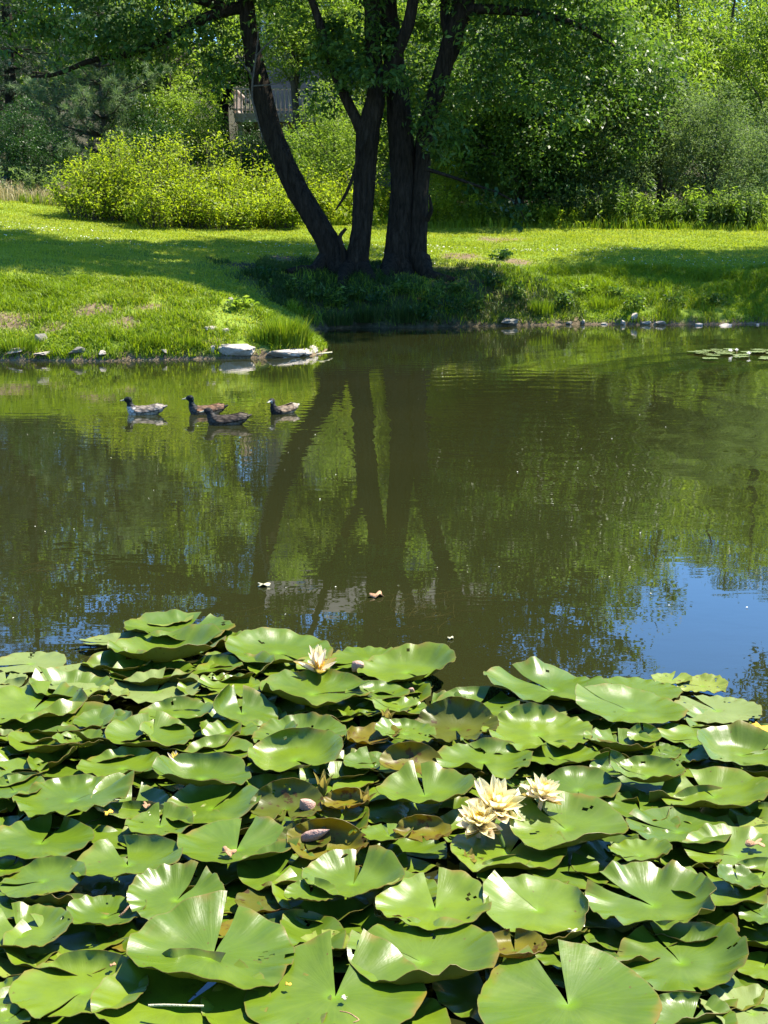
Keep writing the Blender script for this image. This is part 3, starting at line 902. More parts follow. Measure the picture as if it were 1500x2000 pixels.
x = rs.uniform(-4, 4.2, 42000); y = rs.uniform(23.6, 28, 42000)
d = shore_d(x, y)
k = (d > .02) & (tree_litter_shade(x, y) > .3) & (fbm(x * 1.9, y * 1.9, 51) > .42)
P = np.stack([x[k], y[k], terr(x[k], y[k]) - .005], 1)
M['grass_shade_paint'] = leaf_mat('bank grass with painted shade', [(0.02, 0.045, 0.008), (0.035, 0.07, 0.01), (0.06, 0.1, 0.016), (0.11, 0.1, 0.045)], 0.3, (1.3, 1.3, 0.6))  # bank grass colours darkened to deepen the shade below the crown
blades(P, (.05 + .2 * fbm(P[:, 0] * 1.4, P[:, 1] * 1.4, 29)) * rs.uniform(.5, 1.1, len(P)), rs.uniform(.004, .008, len(P)), rs, .9, 'grass_shade_paint', 'bank_grass', 'sparse grass with painted-in shade growing in the litter under the big tree', 1.1)

# grass tuft things on the point and along the banks
def grass_tuft(p, H, R, seed, label, n=420, mat='grass_bank'):
    rs2 = np.random.RandomState(seed)
    a = rs2.uniform(0, 2 * math.pi, n); q = R * rs2.uniform(0, 1, n) ** .6
    P = np.stack([np.cos(a) * q, np.sin(a) * q * .6, np.full(n, -.03)], 1)
    hh = H * rs2.uniform(.45, 1.05, n)
    b = rs2.uniform(0, 2 * math.pi, n)
    sd = np.stack([np.cos(b), np.sin(b), np.zeros(n)], 1) * rs2.uniform(.004, .007, n)[:, None]
    dr = np.stack([np.cos(a), np.sin(a), np.zeros(n)], 1) * (hh * rs2.uniform(.05, .4, n))[:, None]
    up = np.array((0, 0, 1)) * hh[:, None]
    V = np.empty((n, 5, 3))
    V[:, 0] = P - sd; V[:, 1] = P + sd; V[:, 2] = P + dr * .35 + up * .6 - sd * .8; V[:, 3] = P + dr * .35 + up * .6 + sd * .8; V[:, 4] = P + dr * 1.1 + up
    base = (np.arange(n) * 5)[:, None]
    Fq = np.concatenate([base + np.array([[0, 1, 3]]), base + np.array([[0, 3, 2]]), base + np.array([[2, 3, 4]])], 0)
    o = mesh_obj('grass_tuft', np_mesh('grass_tuft', V.reshape(-1, 3), Fq, np.repeat(rs2.uniform(0, .85, n), 5)), M[mat], loc=p)
    tag(o, label, 'grass tuft', 'grass tufts on the pond banks')


for i, (px, py, H, R, n, lb) in enumerate((
    (560, 672, .42, .26, 700, 'tall bright grass tuft at the tip of the sunlit point'),
    (585, 676, .3, .16, 350, 'smaller bright grass tuft beside the tall one at the tip of the point'),
    (520, 668, .26, .2, 400, 'bright grass tuft behind the big flat shore rock'),
    (370, 678, .17, .2, 300, 'low grass tuft at the water edge in the middle of the sunlit bank'),
    (40, 680, .2, .26, 420, 'grass tuft at the water edge beside the flat ledge rocks'),
    (300, 672, .18, .22, 320, 'short thick grass tuft overhanging the water past the ledge rocks'),
    (790, 628, .38, .2, 260, 'dark grass tuft hanging over the water below the stout trunk'),
    (1055, 612, .3, .22, 300, 'grass tuft above the dark shore rock under the boulder'),
    (1180, 600, .26, .25, 300, 'bright grass tuft above the pale shore stones'),
    (720, 630, .36, .25, 320, 'shaded grass tuft below the middle trunk'),
    (660, 632, .3, .25, 260, 'shaded grass tuft in the corner of the cove'),
)):
    grass_tuft(T(px, py), H, R, 500 + i, lb, n, 'grass_shade_paint' if 'shaded' in lb or 'dark grass' in lb else 'grass_bank')  # tufts in the shade get the darkened grass colour

# white clover heads in the lawn (uncountable)
P, d = scatter(-9, 9, 27, 31, 2400, 1.5, 30)
k = fbm(P[:, 0] * .5, P[:, 1] * 1.4, 61) > .55
P = P[k] + np.array((0, 0, .05))
V, Fq, r = leaf_cloud(P, .03, .03, rs, 1.5, 0)
mc = leaf_mat('clover heads', [(0.55, 0.55, 0.45), (0.7, 0.7, 0.62)], .2, (1, 1, 1))
tag(mesh_obj('clover_blossom', np_mesh('clover_blossom', V, Fq, r), mc), 'tiny white clover heads scattered in the mown lawn', 'clover', kind='stuff')

# leafy bank weeds --------------------------------------------------------------------------
def bank_weed(px, py, H, seed, leaf, label, n=9, L=.09):
    p = T(px, py)
    rs2 = np.random.RandomState(seed)
    t = empty('bank_weed', p, label, 'weed', 'leafy weeds on the far bank')
    st, lv = [], []
    for i in range(n):
        b = np.array((rs2.normal() * .1, rs2.normal() * .06, -.02))
        tp = b + np.array((rs2.normal() * .09, rs2.normal() * .06, H * rs2.uniform(.5, 1.05)))
        st.append(([b, (b + tp) / 2 + rs2.normal(size=3) * .01, tp], [.006, .005, .002]))
        u = rs2.uniform(.15, 1, 16)[:, None]
        lv.append(b + (tp - b) * u + rs2.normal(size=(16, 3)) * (.045, .045, .015))
    V, Fq = join_np([tube_np(q, r, 4, 0, i, 2) for i, (q, r) in enumerate(st)])
    mesh_obj('stalk_tuft', np_mesh('stalk_tuft', V, Fq), M['grass_bank'], t)
    V, Fq, r = leaf_cloud(np.vstack(lv), L, L * .45, rs2, .5, .1)
    mesh_obj('foliage', np_mesh('foliage', V, Fq, r), M[leaf], t)


for i, (px, py, H, lf, lb) in enumerate((
    (850, 600, .5, 'leaf_mid', 'upright leafy weed on the shaded bank below the stout trunk'),
    (880, 615, .35, 'leaf_dark', 'dark leafy weed at the water edge below the stout trunk'),
    (930, 610, .35, 'leaf_mid', 'leafy weed beside the dark shore rock'),
    (1010, 585, .3, 'leaf_mid', 'leafy weed below the round boulder'),
    (980, 505, .22, 'leaf_dark', 'dark low weed above the round boulder'),
    (1090, 600, .3, 'leaf_mid', 'leafy weed on the sunny bank beyond the round boulder'),
    (1250, 605, .3, 'leaf_mid', 'leafy weed behind the tallest pale shore stone'),
    (1320, 600, .25, 'leaf_mid', 'low leafy weed on the shaded bank past the pale stones'),
    (1400, 598, .28, 'leaf_mid', 'leafy weed above the long flat shore stones'),
    (620, 590, .35, 'leaf_mid', 'shaded leafy weed at the back of the cove'),
    (700, 590, .3, 'leaf_mid', 'shaded leafy weed under the middle trunk'),
    (470, 600, .16, 'leaf_light', 'small pale weed on the crest of the sunlit point'),
    (520, 545, .25, 'leaf_dark', 'dark weed on the shaded bank before the leaning trunk'),
    (575, 575, .3, 'leaf_mid', 'weed on the shaded slope between the point and the leaning trunk'),
    (660, 605, .4, 'leaf_mid', 'tall shaded weed at the back edge of the cove'),
    (745, 600, .4, 'leaf_dark', 'dark weed on the bank between the middle and stout trunks'),
    (790, 575, .32, 'leaf_mid', 'weed growing against the foot of the stout trunk'),
    (820, 625, .3, 'leaf_dark', 'dark weed hanging at the waterline below the stout trunk'),
    (900, 575, .3, 'leaf_mid', 'weed in the shade beside the roots of the stout trunk'),
    (960, 560, .28, 'leaf_dark', 'dark weed between the roots and the round boulder'),
    (1140, 575, .25, 'leaf_light', 'bright weed on the sunny bank above the shore pile'),
    (1200, 585, .28, 'leaf_mid', 'weed tuft above the tallest pale stone'),
)):
    bank_weed(px, py, H, 700 + i, lf, lb)

# ------------------------------------------------------------------ the big multi-stemmed tree
def big_tree():
    Y = 26.7
    base = T(735, 525)
    tree = empty('shade_tree', (0, 0, 0), 'big dark tree with four leaning trunks standing on the bank', 'tree')
    tree.location = (base.x, base.y, base.z)
    inv = Vector(base)

    def path(pp, rr):
        return [D(x, y, Y + dy) - inv for (x, y, dy) in pp], [r / F * Y for r in rr]
    mk = M['bark_dark']
    trunks = [
        ([(668, 545, -.2), (655, 500, 0), (612, 425, .1), (575, 360, .2), (538, 275, .3), (514, 195, .4), (497, 120, .5), (487, 60, .55), (482, 10, .6), (470, -150, .8), (440, -330, .8), (430, -520, .9)],
         [32, 24, 21, 21, 19, 18, 16, 15, 15, 13, 10, 4]),
        ([(697, 560, -.3), (698, 515, -.2), (706, 440, -.1), (712, 340, 0), (718, 262, 0), (733, 190, 0), (729, 100, .1), (726, 0, .1), (720, -140, .2), (700, -330, .3), (690, -560, .3)],
         [30, 22, 18, 19, 22, 17, 15, 14, 13, 10, 5]),
        ([(776, 545, 0), (778, 500, .1), (783, 420, .2), (786, 330, .3), (780, 240, .3), (772, 150, .4), (762, 60, .5), (757, -20, .5), (775, -190, .7), (795, -400, .8), (795, -640, 1.0)],
         [38, 28, 23, 23, 23, 20, 18, 17, 14, 11, 5]),
        ([(812, 545, .1), (812, 500, .1), (816, 420, .2), (822, 330, .3), (836, 240, .3), (866, 135, .2), (880, 90, .2), (904, 10, .1), (940, -130, 0), (985, -300, -.1), (1030, -470, -.2)],
         [28, 20, 18, 17, 15, 16, 18, 19, 14, 9, 4]),
    ]
    for i, (pp, rr) in enumerate(trunks):
        p, r = path(pp, rr)
        tube_obj('trunk', p, r, mk, tree, 30, .17, 10 + i, 9)
    for i, (pp, rr) in enumerate((
        ([(640, 500, .05), (615, 528, -.25), (585, 548, -.5), (560, 566, -.75)], [16, 13, 9, 4]),
        ([(690, 520, -.2), (675, 552, -.55), (668, 578, -.95), (672, 600, -1.3)], [20, 15, 10, 4]),
        ([(705, 520, -.25), (722, 556, -.6), (738, 582, -1.0)], [16, 11, 4]),
        ([(772, 505, 0), (758, 538, -.4), (752, 562, -.75)], [20, 13, 5]),
        ([(820, 505, 0), (836, 532, -.3), (862, 548, -.5), (890, 556, -.65)], [20, 14, 9, 4]),
    )):
        P = [inv + q for q in path(pp, rr)[0]]
        P = [Vector((q.x, q.y, (Z(q.x, q.y) + .04 if k > 0 else q.z))) - inv for k, q in enumerate(P)]
        tube_obj('root', P, [r / F * Y for r in rr], mk, tree, 12, .15, 70 + i, 5)
    branches = [
        ([(712, 262, 0), (695, 232, -.05), (668, 175, -.1), (640, 100, -.15), (622, 40, -.2), (590, -60, -.3), (560, -200, -.3)], [15, 11, 10, 9, 8, 6, 3]),
        ([(484, 15, .6), (450, 18, .5), (380, 45, .3), (300, 88, 0), (240, 108, -.1), (180, 118, -.2), (110, 145, -.3), (60, 150, -.4)], [14, 12, 10, 8, 7, 5.5, 4, 2]),
        ([(738, 185, 0), (766, 120, -.1), (798, 45, -.2), (815, -60, -.3), (840, -220, -.5)], [15, 13, 12, 10, 5]),
        ([(895, 38, .1), (920, 20, 0), (960, 18, -.2), (1050, 28, -.4), (1130, 50, -.6), (1200, 90, -.7)], [12, 11, 9, 7, 5, 2]),
        ([(880, 75, .2), (868, 30, .3), (875, -60, .5), (870, -200, .8)], [10, 9, 8, 4]),
        ([(455, 20, .5), (330, -20, .3), (200, -60, 0), (60, -90, -.3)], [10, 8, 6, 3]),
        ([(470, -150, .8), (380, -260, 1.5), (250, -340, 2.4), (120, -380, 3)], [11, 9, 6, 3]),
        ([(735, -140, .2), (640, -280, 1.2), (560, -400, 2.4)], [11, 8, 3]),
        ([(790, -190, .7), (850, -300, 2), (930, -380, 3.4)], [11, 8, 3]),
        ([(940, -130, 0), (1060, -190, .5), (1180, -220, 1.2), (1290, -210, 1.6)], [11, 8, 6, 3]),
        ([(985, -300, -.1), (1080, -400, 1), (1160, -480, 1.8)], [8, 6, 3]),
        ([(834, 430, .1), (842, 410, -.05), (838, 380, -.1)], [5, 4, 2]),
        ([(672, 520, -.3), (668, 480, -.4), (664, 462, -.4), (676, 446, -.4)], [5, 4.5, 4, 3]),
        ([(718, 265, -.25), (702, 300, -.3), (688, 350, -.35), (672, 385, -.35), (655, 411, -.4)], [2.5, 3.2, 3.4, 3, 1.5]),
    ]
    for i, (pp, rr) in enumerate(branches):
        p, r = path(pp, rr)
        tube_obj('branch', p, r, mk, tree, 8, .08, 40 + i, 4)
    # bleached dead limb hanging by the leaning trunk
    for pp, rr in (([(505, 60, -.25), (500, 110, -.3), (494, 150, -.3), (492, 190, -.3), (498, 215, -.3), (506, 245, -.25), (514, 275, -.2)], [1, 1.8, 2.2, 2.2, 2, 1.2, .6]),
                   ([(500, 110, -.3), (520, 88, -.4), (545, 70, -.4)], [2, 1.5, .7]), ([(495, 150, -.3), (470, 118, -.4), (460, 90, -.4)], [2, 1.5, .7]), ([(494, 168, -.3), (530, 165, -.5), (560, 158, -.6)], [1.6, 1, .6])):
        p, r = path(pp, rr)
        tube_obj('dead_branch', p, r, M['deadwood'], tree, 6, .05, 90, 4)
    # crown -------------------------------------------------------------
    rs = np.random.RandomState(4)
    cl = []
    # leaf sprays that hang into view: (px, py, half w, half h, dy, clumps)
    for (x, y, a, b, dy, n) in ((60, 40, 90, 70, -.6, 20), (170, 60, 90, 60, -.4, 22), (300, 50, 100, 55, 0, 26), (400, 70, 70, 70, .2, 20), (250, 120, 110, 30, -.2, 12), (430, 150, 40, 60, .4, 9),
                                (560, 20, 60, 35, .2, 10), (625, 95, 60, 45, 0, 18), (680, 60, 60, 55, -.3, 20), (690, 140, 60, 45, -.3, 16), (640, 190, 40, 40, .9, 7), (760, 150, 50, 60, -.5, 9),
                                (830, 40, 50, 60, .9, 10), (850, 210, 45, 50, -.5, 10), (865, 280, 50, 50, -.5, 10), (960, 40, 80, 50, -.3, 20), (1060, 60, 90, 50, -.5, 22), (1150, 110, 80, 60, -.6, 18), (1000, 130, 90, 60, .3, 20),
                                (930, 180, 70, 60, .2, 14), (1090, 190, 80, 60, -.3, 14), (1210, 60, 80, 70, -.2, 14), (140, -30, 160, 40, 0, 26), (420, -40, 160, 40, .3, 26), (700, -40, 160, 40, .3, 26), (1000, -40, 180, 40, .2, 28)):
        for q in range(int(n * .72)):
            cl.append(D(x + rs.normal() * a * .55, y + rs.normal() * b * .55, Y + dy + rs.normal() * .5))
    cl = np.array([tuple(v) for v in cl])
    # body of the crown above the view
    blobs = []
    cx, cy, cz, rx, ry, rz = 0.0, 27.8, 9.6, 7.4, 4.9, 5.8
    for i in range(62):
        u = unit(rs.normal(size=(1, 3)))[0]
        q = rs.uniform(.35, .92)
        s = rs.uniform(1.0, 1.7)
        z = cz + u[2] * rz * q
        if z < 6.0: z = 6.0 + rs.uniform(0, .8)
        blobs.append((cx + u[0] * rx * q, cy + u[1] * ry * q, z, s, s, s * .7))
    for (x, y, z, q) in ((4.2, 27.2, 7.2, 1.3), (5.0, 27.8, 8.6, 1.2), (3.0, 28.2, 9.4, 1.4), (4.4, 28.6, 10.4, 1.2), (2.2, 27.4, 7.0, 1.2), (-6.2, 27.5, 7.4, 1.3), (-7.2, 28.3, 8.2, 1.3), (-5.2, 29.5, 7.2, 1.3)):
        blobs.append((x, y, z, q, q, q * .7))
    for i in range(22):
        q = rs.uniform(.9, 1.4)
        blobs.append((rs.uniform(-4.6, 3.4), rs.uniform(23.4, 26.0), rs.uniform(7.3, 9.6), q, q, q * .65))
    c2 = clumps_in(blobs, 2.3, rs, .35)
    c2 = c2[(c2[:, 2] > 5.6)]
    allc = np.vstack([cl, c2]) - np.array(tuple(inv))
    me = crown_mesh('crown', allc, 48, .44, .135, .056, 14, up=.4, droop=.5, flat=.6)
    print('big crown leaves', len(me.polygons), 'clumps', len(allc))
    mesh_obj('crown', me, M['leaf_big'], tree)
    # low dark spray hanging over the lawn
    p = [D(x, y, Y - .6) for x, y in ((832, 330), (880, 345), (930, 362), (975, 378), (1010, 400), (1025, 432))]
    tube_obj('branch', [q - inv for q in p], [4 / F * Y, 3 / F * Y, 2.5 / F * Y, 2 / F * Y, 1.4 / F * Y, .8 / F * Y], mk, tree, 6, 0, 3, 3)
    Cn = []
    for (x, y, a, b, n) in ((960, 385, 22, 14, 34), (990, 400, 20, 14, 36), (1020, 415, 14, 18, 30), (1015, 440, 9, 9, 14), (905, 365, 15, 12, 12)):
        for q in range(n): Cn.append(tuple(D(x + rs.normal() * a * .7, y + rs.normal() * b * .7, Y - .6 + rs.normal() * .12) - inv))
    V, Fq, r = leaf_cloud(np.array(Cn), .11, .07, rs, .2, .9)
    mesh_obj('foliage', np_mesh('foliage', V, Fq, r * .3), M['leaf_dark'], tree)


big_tree()

# ------------------------------------------------------------------ rocks
def rock_mat(name, c1, c2, c3):
    m, nt, b, out = new_mat(name)
    tc = nt.nodes.new('ShaderNodeTexCoord')
    n = noise_n(nt, 5, 6, .65, tc.outputs['Object'], .4)
    n2 = noise_n(nt, 28, 4, .7, tc.outputs['Object'])
    r = ramp(nt, n.outputs[0], [(.3, c1), (.5, c2), (.7, c3)])
    c = mixc(nt, .35, r.outputs[0], ramp(nt, n2.outputs[0], [(.35, c1), (.65, c3)]).outputs[0])
    nt.links.new(c, b.inputs['Base Color'])
    b.inputs['Roughness'].default_value = .9
    bump(nt, b, n2.outputs[0], .6, .02)
    return m


M['rock'] = rock_mat('pale weathered stone', (.22, .18, .14), (.38, .33, .27), (.5, .45, .38))
M['rock_grey'] = rock_mat('grey mossy stone', (.07, .065, .045), (.15, .14, .11), (.24, .22, .18))


def rock(p, sx, sy, sz, seed, label, mat='rock', rz=0.0, tilt=0.0):
    rs2 = np.random.RandomState(seed)
    bm = bmesh.new()
    pts = unit(rs2.normal(size=(16, 3)))
    for q in pts: bm.verts.new(tuple(np.sign(q) * np.abs(q) ** .75))
    bmesh.ops.convex_hull(bm, input=bm.verts)
    loose = [v for v in bm.verts if not v.link_faces]
    bmesh.ops.delete(bm, geom=loose, context='VERTS')
    bmesh.ops.bevel(bm, geom=bm.edges[:], offset=.06, segments=1, affect='EDGES')
    bmesh.ops.triangulate(bm, faces=bm.faces[:])
    bmesh.ops.subdivide_edges(bm, edges=bm.edges[:], cuts=2, use_grid_fill=True)
    for v in bm.verts:
        n = mnoise.fractal(v.co * 2.2 + Vector((seed * 3.1, 0, 0)), 1.0, 2.0, 4)
        v.co *= 1 + .12 * n
        v.co = Vector((v.co.x * sx, v.co.y * sy, v.co.z * sz))
    o = bm_obj('rock', bm, M[mat], loc=p)
    o.rotation_euler = (tilt, tilt * .6, rz)
    tag(o, label, 'rock', 'rocks along the shoreline')


def rk(px, py, wpx, hpx, seed, label, mat='rock', rz=0.0, tilt=0.1):
    p = T(px, py)
    s = (p.y) / F
    rock(p + Vector((0, 0, hpx * s * .02)), wpx * s / 2, max(wpx * .55, hpx) * s / 2, hpx * s * .62, seed, label, mat, rz, tilt)


for i, a in enumerate((
    (462, 692, 76, 20, 'pale flat rock with a hollow under it at the water edge'),
    (448, 686, 40, 14, 'pale rock lying across the hollow one'),
    (560, 692, 90, 18, 'biggest flat pale rock at the tip of the sunlit point'),
    (598, 690, 34, 12, 'small pale rock against the biggest flat one'),
    (612, 684, 34, 14, 'pale rounded rock at the very tip of the point'),
    (412, 643, 44, 9, 'flat rock sunk in the grass of the sunlit bank'),
    (440, 650, 30, 14, 'pale tilted rock beside the one sunk in the grass'),
    (450, 590, 16, 12, 'small pale stone high on the grassy point'),
    (455, 602, 12, 9, 'smaller pale stone just below the high one on the grassy point'),
    (520, 614, 14, 8, 'small pale stone on the crest near the tall grass tuft'),
    (375, 640, 12, 7, 'small stone in the grass at mid bank'),
    (78, 664, 36, 22, 'rough grey rock standing in the bank above the ledge'),
    (150, 688, 42, 13, 'dark flat ledge rock overhanging the water'),
    (35, 688, 60, 9, 'long flat ledge rock at the edge of the view'),
    (85, 694, 50, 7, 'flat pale slab lying in the water before the ledge rocks'),
    (415, 682, 20, 14, 'small upright stone next to the hollow rock'),
    (200, 692, 30, 8, 'small pale stone at the water edge past the dark ledge'),
    (320, 690, 24, 7, 'small stone at the water edge at mid bank'),
)):
    rk(*a[:4], 20 + i, a[4], 'rock' if i not in (11, 12) else 'rock_grey', rz=i * .3)
for i, a in enumerate((
    (1055, 552, 36, 26, 'round grey boulder sitting on the shaded bank', 'rock_grey'),
    (1015, 522, 40, 12, 'flat boulder half buried above the round one', 'rock_grey'),
    (995, 632, 54, 16, 'dark flat rock at the waterline under the boulder', 'rock_grey'),
    (1240, 622, 34, 22, 'tallest pale stone of the shore pile', 'rock'),
    (1216, 632, 30, 12, 'pale stone at the foot of the shore pile', 'rock'),
    (1138, 632, 18, 9, 'small white stone beside the shore pile', 'rock'),
    (1180, 634, 20, 8, 'small tan stone beside the shore pile', 'rock'),
    (1262, 632, 24, 10, 'tan stone beside the tallest pale stone', 'rock'),
    (1290, 632, 34, 8, 'flat tan stone past the shore pile', 'rock'),
    (1365, 636, 22, 12, 'grey white stone at the start of the long slab', 'rock'),
    (1412, 637, 56, 10, 'long pale slab at the waterline', 'rock'),
    (1480, 635, 16, 7, 'small white stone beyond the long slab', 'rock'),
    (1495, 530, 24, 6, 'flat white stone lying on the shaded lawn', 'rock'),
    (1110, 634, 26, 7, 'low grey stone near the dark flat rock', 'rock_grey'),
    (1335, 600, 20, 9, 'reddish stone in the grass above the long slab', 'rock'),
)):
    rk(a[0], a[1], a[2] * .85, a[3] * .72, 60 + i, a[4], a[5], rz=i * .4)

# ------------------------------------------------------------------ ducks
def feather_mat(name, speck=.5):
    m, nt, b, out = new_mat(name)
    at = nt.nodes.new('ShaderNodeVertexColor'); at.layer_name = 'plumage'
    tc = nt.nodes.new('ShaderNodeTexCoord')
    v = nt.nodes.new('ShaderNodeTexVoronoi'); v.inputs['Scale'].default_value = 46
    mp = nt.nodes.new('ShaderNodeMapping'); mp.inputs['Scale'].default_value = (.6, 1, 1); nt.links.new(tc.outputs['Object'], mp.inputs[0])
    nt.links.new(mp.outputs[0], v.inputs['Vector'])
    r = ramp(nt, v.outputs['Distance'], [(.1, (1.15,) * 3), (.45, (.9,) * 3), (.7, (.3,) * 3)])
    c = mixc(nt, speck, at.outputs['Color'], r.outputs[0], 'MULTIPLY')
    nt.links.new(c, b.inputs['Base Color'])
    b.inputs['Roughness'].default_value = .6
    b.inputs['Specular IOR Level'].default_value = .12
    bump(nt, b, v.outputs['Distance'], .5, .01)
    return m


M['bill'] = new_mat('horn coloured bill')[0]
M['bill'].node_tree.nodes['Principled BSDF'].inputs['Base Color'].default_value = (.3, .29, .2, 1)
M['eye'] = new_mat('dark glossy eye')[0]
M['eye'].node_tree.nodes['Principled BSDF'].inputs['Base Color'].default_value = (.01, .008, .006, 1)
M['eye'].node_tree.nodes['Principled BSDF'].inputs['Roughness'].default_value = .08
M['plume'] = feather_mat('barred plumage', .85)


def ellip(bm, c, r, rot=None, seg=14):
    mt = Matrix.Translation(c) @ (rot or Matrix.Identity(4)) @ Matrix.Diagonal((*r, 1))
    bmesh.ops.create_uvsphere(bm, u_segments=seg, v_segments=10, radius=1, matrix=mt)


def remeshed(bm, voxel, smooth=6):
    me = bpy.data.meshes.new('tmp')
    bm.to_mesh(me); bm.free()
    o = bpy.data.objects.new('tmp', me)
    C.objects.link(o)
    r = o.modifiers.new('r', 'REMESH'); r.mode = 'VOXEL'; r.voxel_size = voxel
    s = o.modifiers.new('s', 'SMOOTH'); s.iterations = smooth; s.factor = .5
    dg = bpy.context.evaluated_depsgraph_get()
    me2 = bpy.data.meshes.new_from_object(o.evaluated_get(dg))
    bpy.data.objects.remove(o)
    return me2


def duck(loc, s, heading, label, cols, neck=1.0, headturn=0.0):
    """faces +X locally; about 0.40 m long on the water at s = 1. cols: head, neck, breast, back, flank, tail"""
    bm = bmesh.new()
    ellip(bm, (0, 0, .035), (.150, .078, .066))
    ellip(bm, (.075, 0, .035), (.085, .070, .064))
    ellip(bm, (-.10, 0, .052), (.10, .060, .046), Matrix.Rotation(-.25, 4, 'Y').inverted())
    ellip(bm, (-.185, 0, .082), (.055, .034, .016), Matrix.Rotation(.42, 4, 'Y'))
    hz = .152 * neck
    pts = [(.118, .055, .052), (.135, .085, .040), (.142, .112, .031), (.145, hz - .022, .028), (.150, hz, .033)]
    for (x, z, r) in pts: ellip(bm, (x, 0, z), (r, r * .92, r * 1.05))
    hx = .150
    ca, sa = math.cos(headturn), math.sin(headturn)
    ellip(bm, (hx + .012 * ca, .012 * sa, hz + .004), (.040, .029, .030), Matrix.Rotation(headturn, 4, 'Z'))
    me = remeshed(bm, .0075, 5)
    n = len(me.vertices)
    co = np.empty(n * 3); me.vertices.foreach_get('co', co); co = co.reshape(-1, 3)
    x, y, z = co.T
    col = np.zeros((n, 4)); col[:, 3] = 1
    nz = (fbm(x * 60, z * 60 + y * 50, 2) - .5)
    col[:, :3] = cols['flank']
    col[z > .058 + .02 * nz, :3] = cols['back']
    col[(x < -.165) | ((x < -.13) & (z > .085)), :3] = cols['tail']
    col[(x > .075 + .03 * nz) & (z < .09), :3] = cols['breast']
    col[(x > .085) & (z > .088 + .02 * nz), :3] = cols['neck']
    col[(x > .085) & (z > hz - .045 + .01 * nz), :3] = cols['head']
    if 'cheek' in cols: col[(z > hz - .02) & (z < hz + .014) & (x > .165), :3] = cols['cheek']
    a = me.color_attributes.new('plumage', 'FLOAT_COLOR', 'POINT')
    a.data.foreach_set('color', col.astype(np.float32).ravel())
    me.materials.clear(); me.materials.append(M['plume'])
    o = mesh_obj('duck', me, None, loc=loc, smooth=True)
    o.location.z -= .012
    o.rotation_euler = (0, 0, heading); s *= .93
    o.scale = (s, s, s)
    tag(o, label, 'duck', 'ducks swimming on the pond')
    # bill
    R = Matrix.Translation((hx + .012 * ca, .012 * sa, hz + .002)) @ Matrix.Rotation(headturn, 4, 'Z')
    bm = bmesh.new()
    rings = []
    for (bx, bw, bh, bz) in ((.030, .013, .013, 0), (.045, .012, .009, -.004), (.060, .0135, .006, -.007), (.072, .013, .004, -.008), (.078, .007, .003, -.009)):
        rings.append([bm.verts.new(R @ Vector((bx, bw * math.cos(k * math.pi / 4), bz + bh * math.sin(k * math.pi / 4)))) for k in range(8)])
    for i in range(4):
        for k in range(8): bm.faces.new((rings[i][k], rings[i][(k + 1) % 8], rings[i + 1][(k + 1) % 8], rings[i + 1][k]))
    bm.faces.new(rings[-1])
    bm_obj('bill', bm, M['bill'], o, smooth=True)
    for sgn in (-1, 1):
        bm = bmesh.new(); ellip(bm, R @ Vector((.018, .0262 * sgn, .010)), (.0048,) * 3, None, 8)
        bm_obj('eye', bm, M['eye'], o, smooth=True)
        # folded wing
        bm = bmesh.new()
        g = []
        for i in range(11):
            u = i / 10
            row = []
            for j in range(7):
                v = j / 6
                xx = .085 - u * .275
                hgt = .062 * math.sin(math.pi * min(1, u * .75 + .22)) ** .8
                zz = .030 + .035 * u * u + (.052 + .02 * u) * v * (1 if u < .8 else 1 - (u - .8) * 2)
                yy = sgn * ((.082 - .055 * v * v) * (1 - .62 * u * u) + .004)
                row.append(bm.verts.new((xx, yy, zz)))
            g.append(row)
        for i in range(10):
            for j in range(6):
                bm.faces.new((g[i][j], g[i + 1][j], g[i + 1][j + 1], g[i][j + 1]))
        me = bpy.data.meshes.new('wing'); bm.to_mesh(me); bm.free()
        n2 = len(me.vertices)
        a = me.color_attributes.new('plumage', 'FLOAT_COLOR', 'POINT')
        cc = np.ones((n2, 4), np.float32)
        for i in range(11):
            for j in range(7):
                t = (i * .13 + j * .37) % 1
                c1 = np.array(cols['wing']); c2 = np.array(cols['back'])
                cc[i * 7 + j, :3] = c1 * (1 - t) + c2 * t if i < 8 else np.array(cols['tail']) * .5 + c1 * .5
        a.data.foreach_set('color', cc.ravel())
        wo = mesh_obj('wing', me, M['plume'], o, smooth=True)
        sm = wo.modifiers.new('thick', 'SOLIDIFY'); sm.thickness = .004
    return o


BLK = (.012, .016, .014)
duck(DUCKS_AT[0], 1.0, math.pi - .05, 'pale grey duck with a black head and white breast, leading the group',
     dict(head=BLK, neck=(.03, .03, .03), breast=(.55, .5, .43), back=(.2, .165, .13), flank=(.33, .27, .2), tail=(.36, .31, .25), wing=(.29, .24, .19)), 1.0)
duck(DUCKS_AT[1], .97, math.pi + .03, 'chestnut backed duck with a glossy black head held high',
     dict(head=(.008, .018, .02), neck=(.01, .016, .018), breast=(.08, .07, .06), back=(.14, .085, .05), flank=(.42, .24, .13), tail=(.02, .02, .02), wing=(.32, .17, .09)), 1.12)
duck(DUCKS_AT[2], 1.05, math.pi - .02, 'dark brown duck with its head held low, closest to the lily pads',
     dict(head=(.03, .027, .024), neck=(.035, .03, .028), breast=(.06, .05, .04), back=(.05, .038, .028), flank=(.12, .095, .07), tail=(.09, .075, .05), wing=(.075, .055, .04)), .85)
duck(DUCKS_AT[3], .9, math.pi + .75, 'small brown duck with a white face turned toward the lily pads, trailing the others',
     dict(head=(.05, .045, .04), neck=(.02, .018, .016), breast=(.035, .03, .025), back=(.14, .1, .065), flank=(.26, .19, .12), tail=(.36, .32, .26), wing=(.19, .135, .085), cheek=(.6, .6, .55)), 1.05, .25)

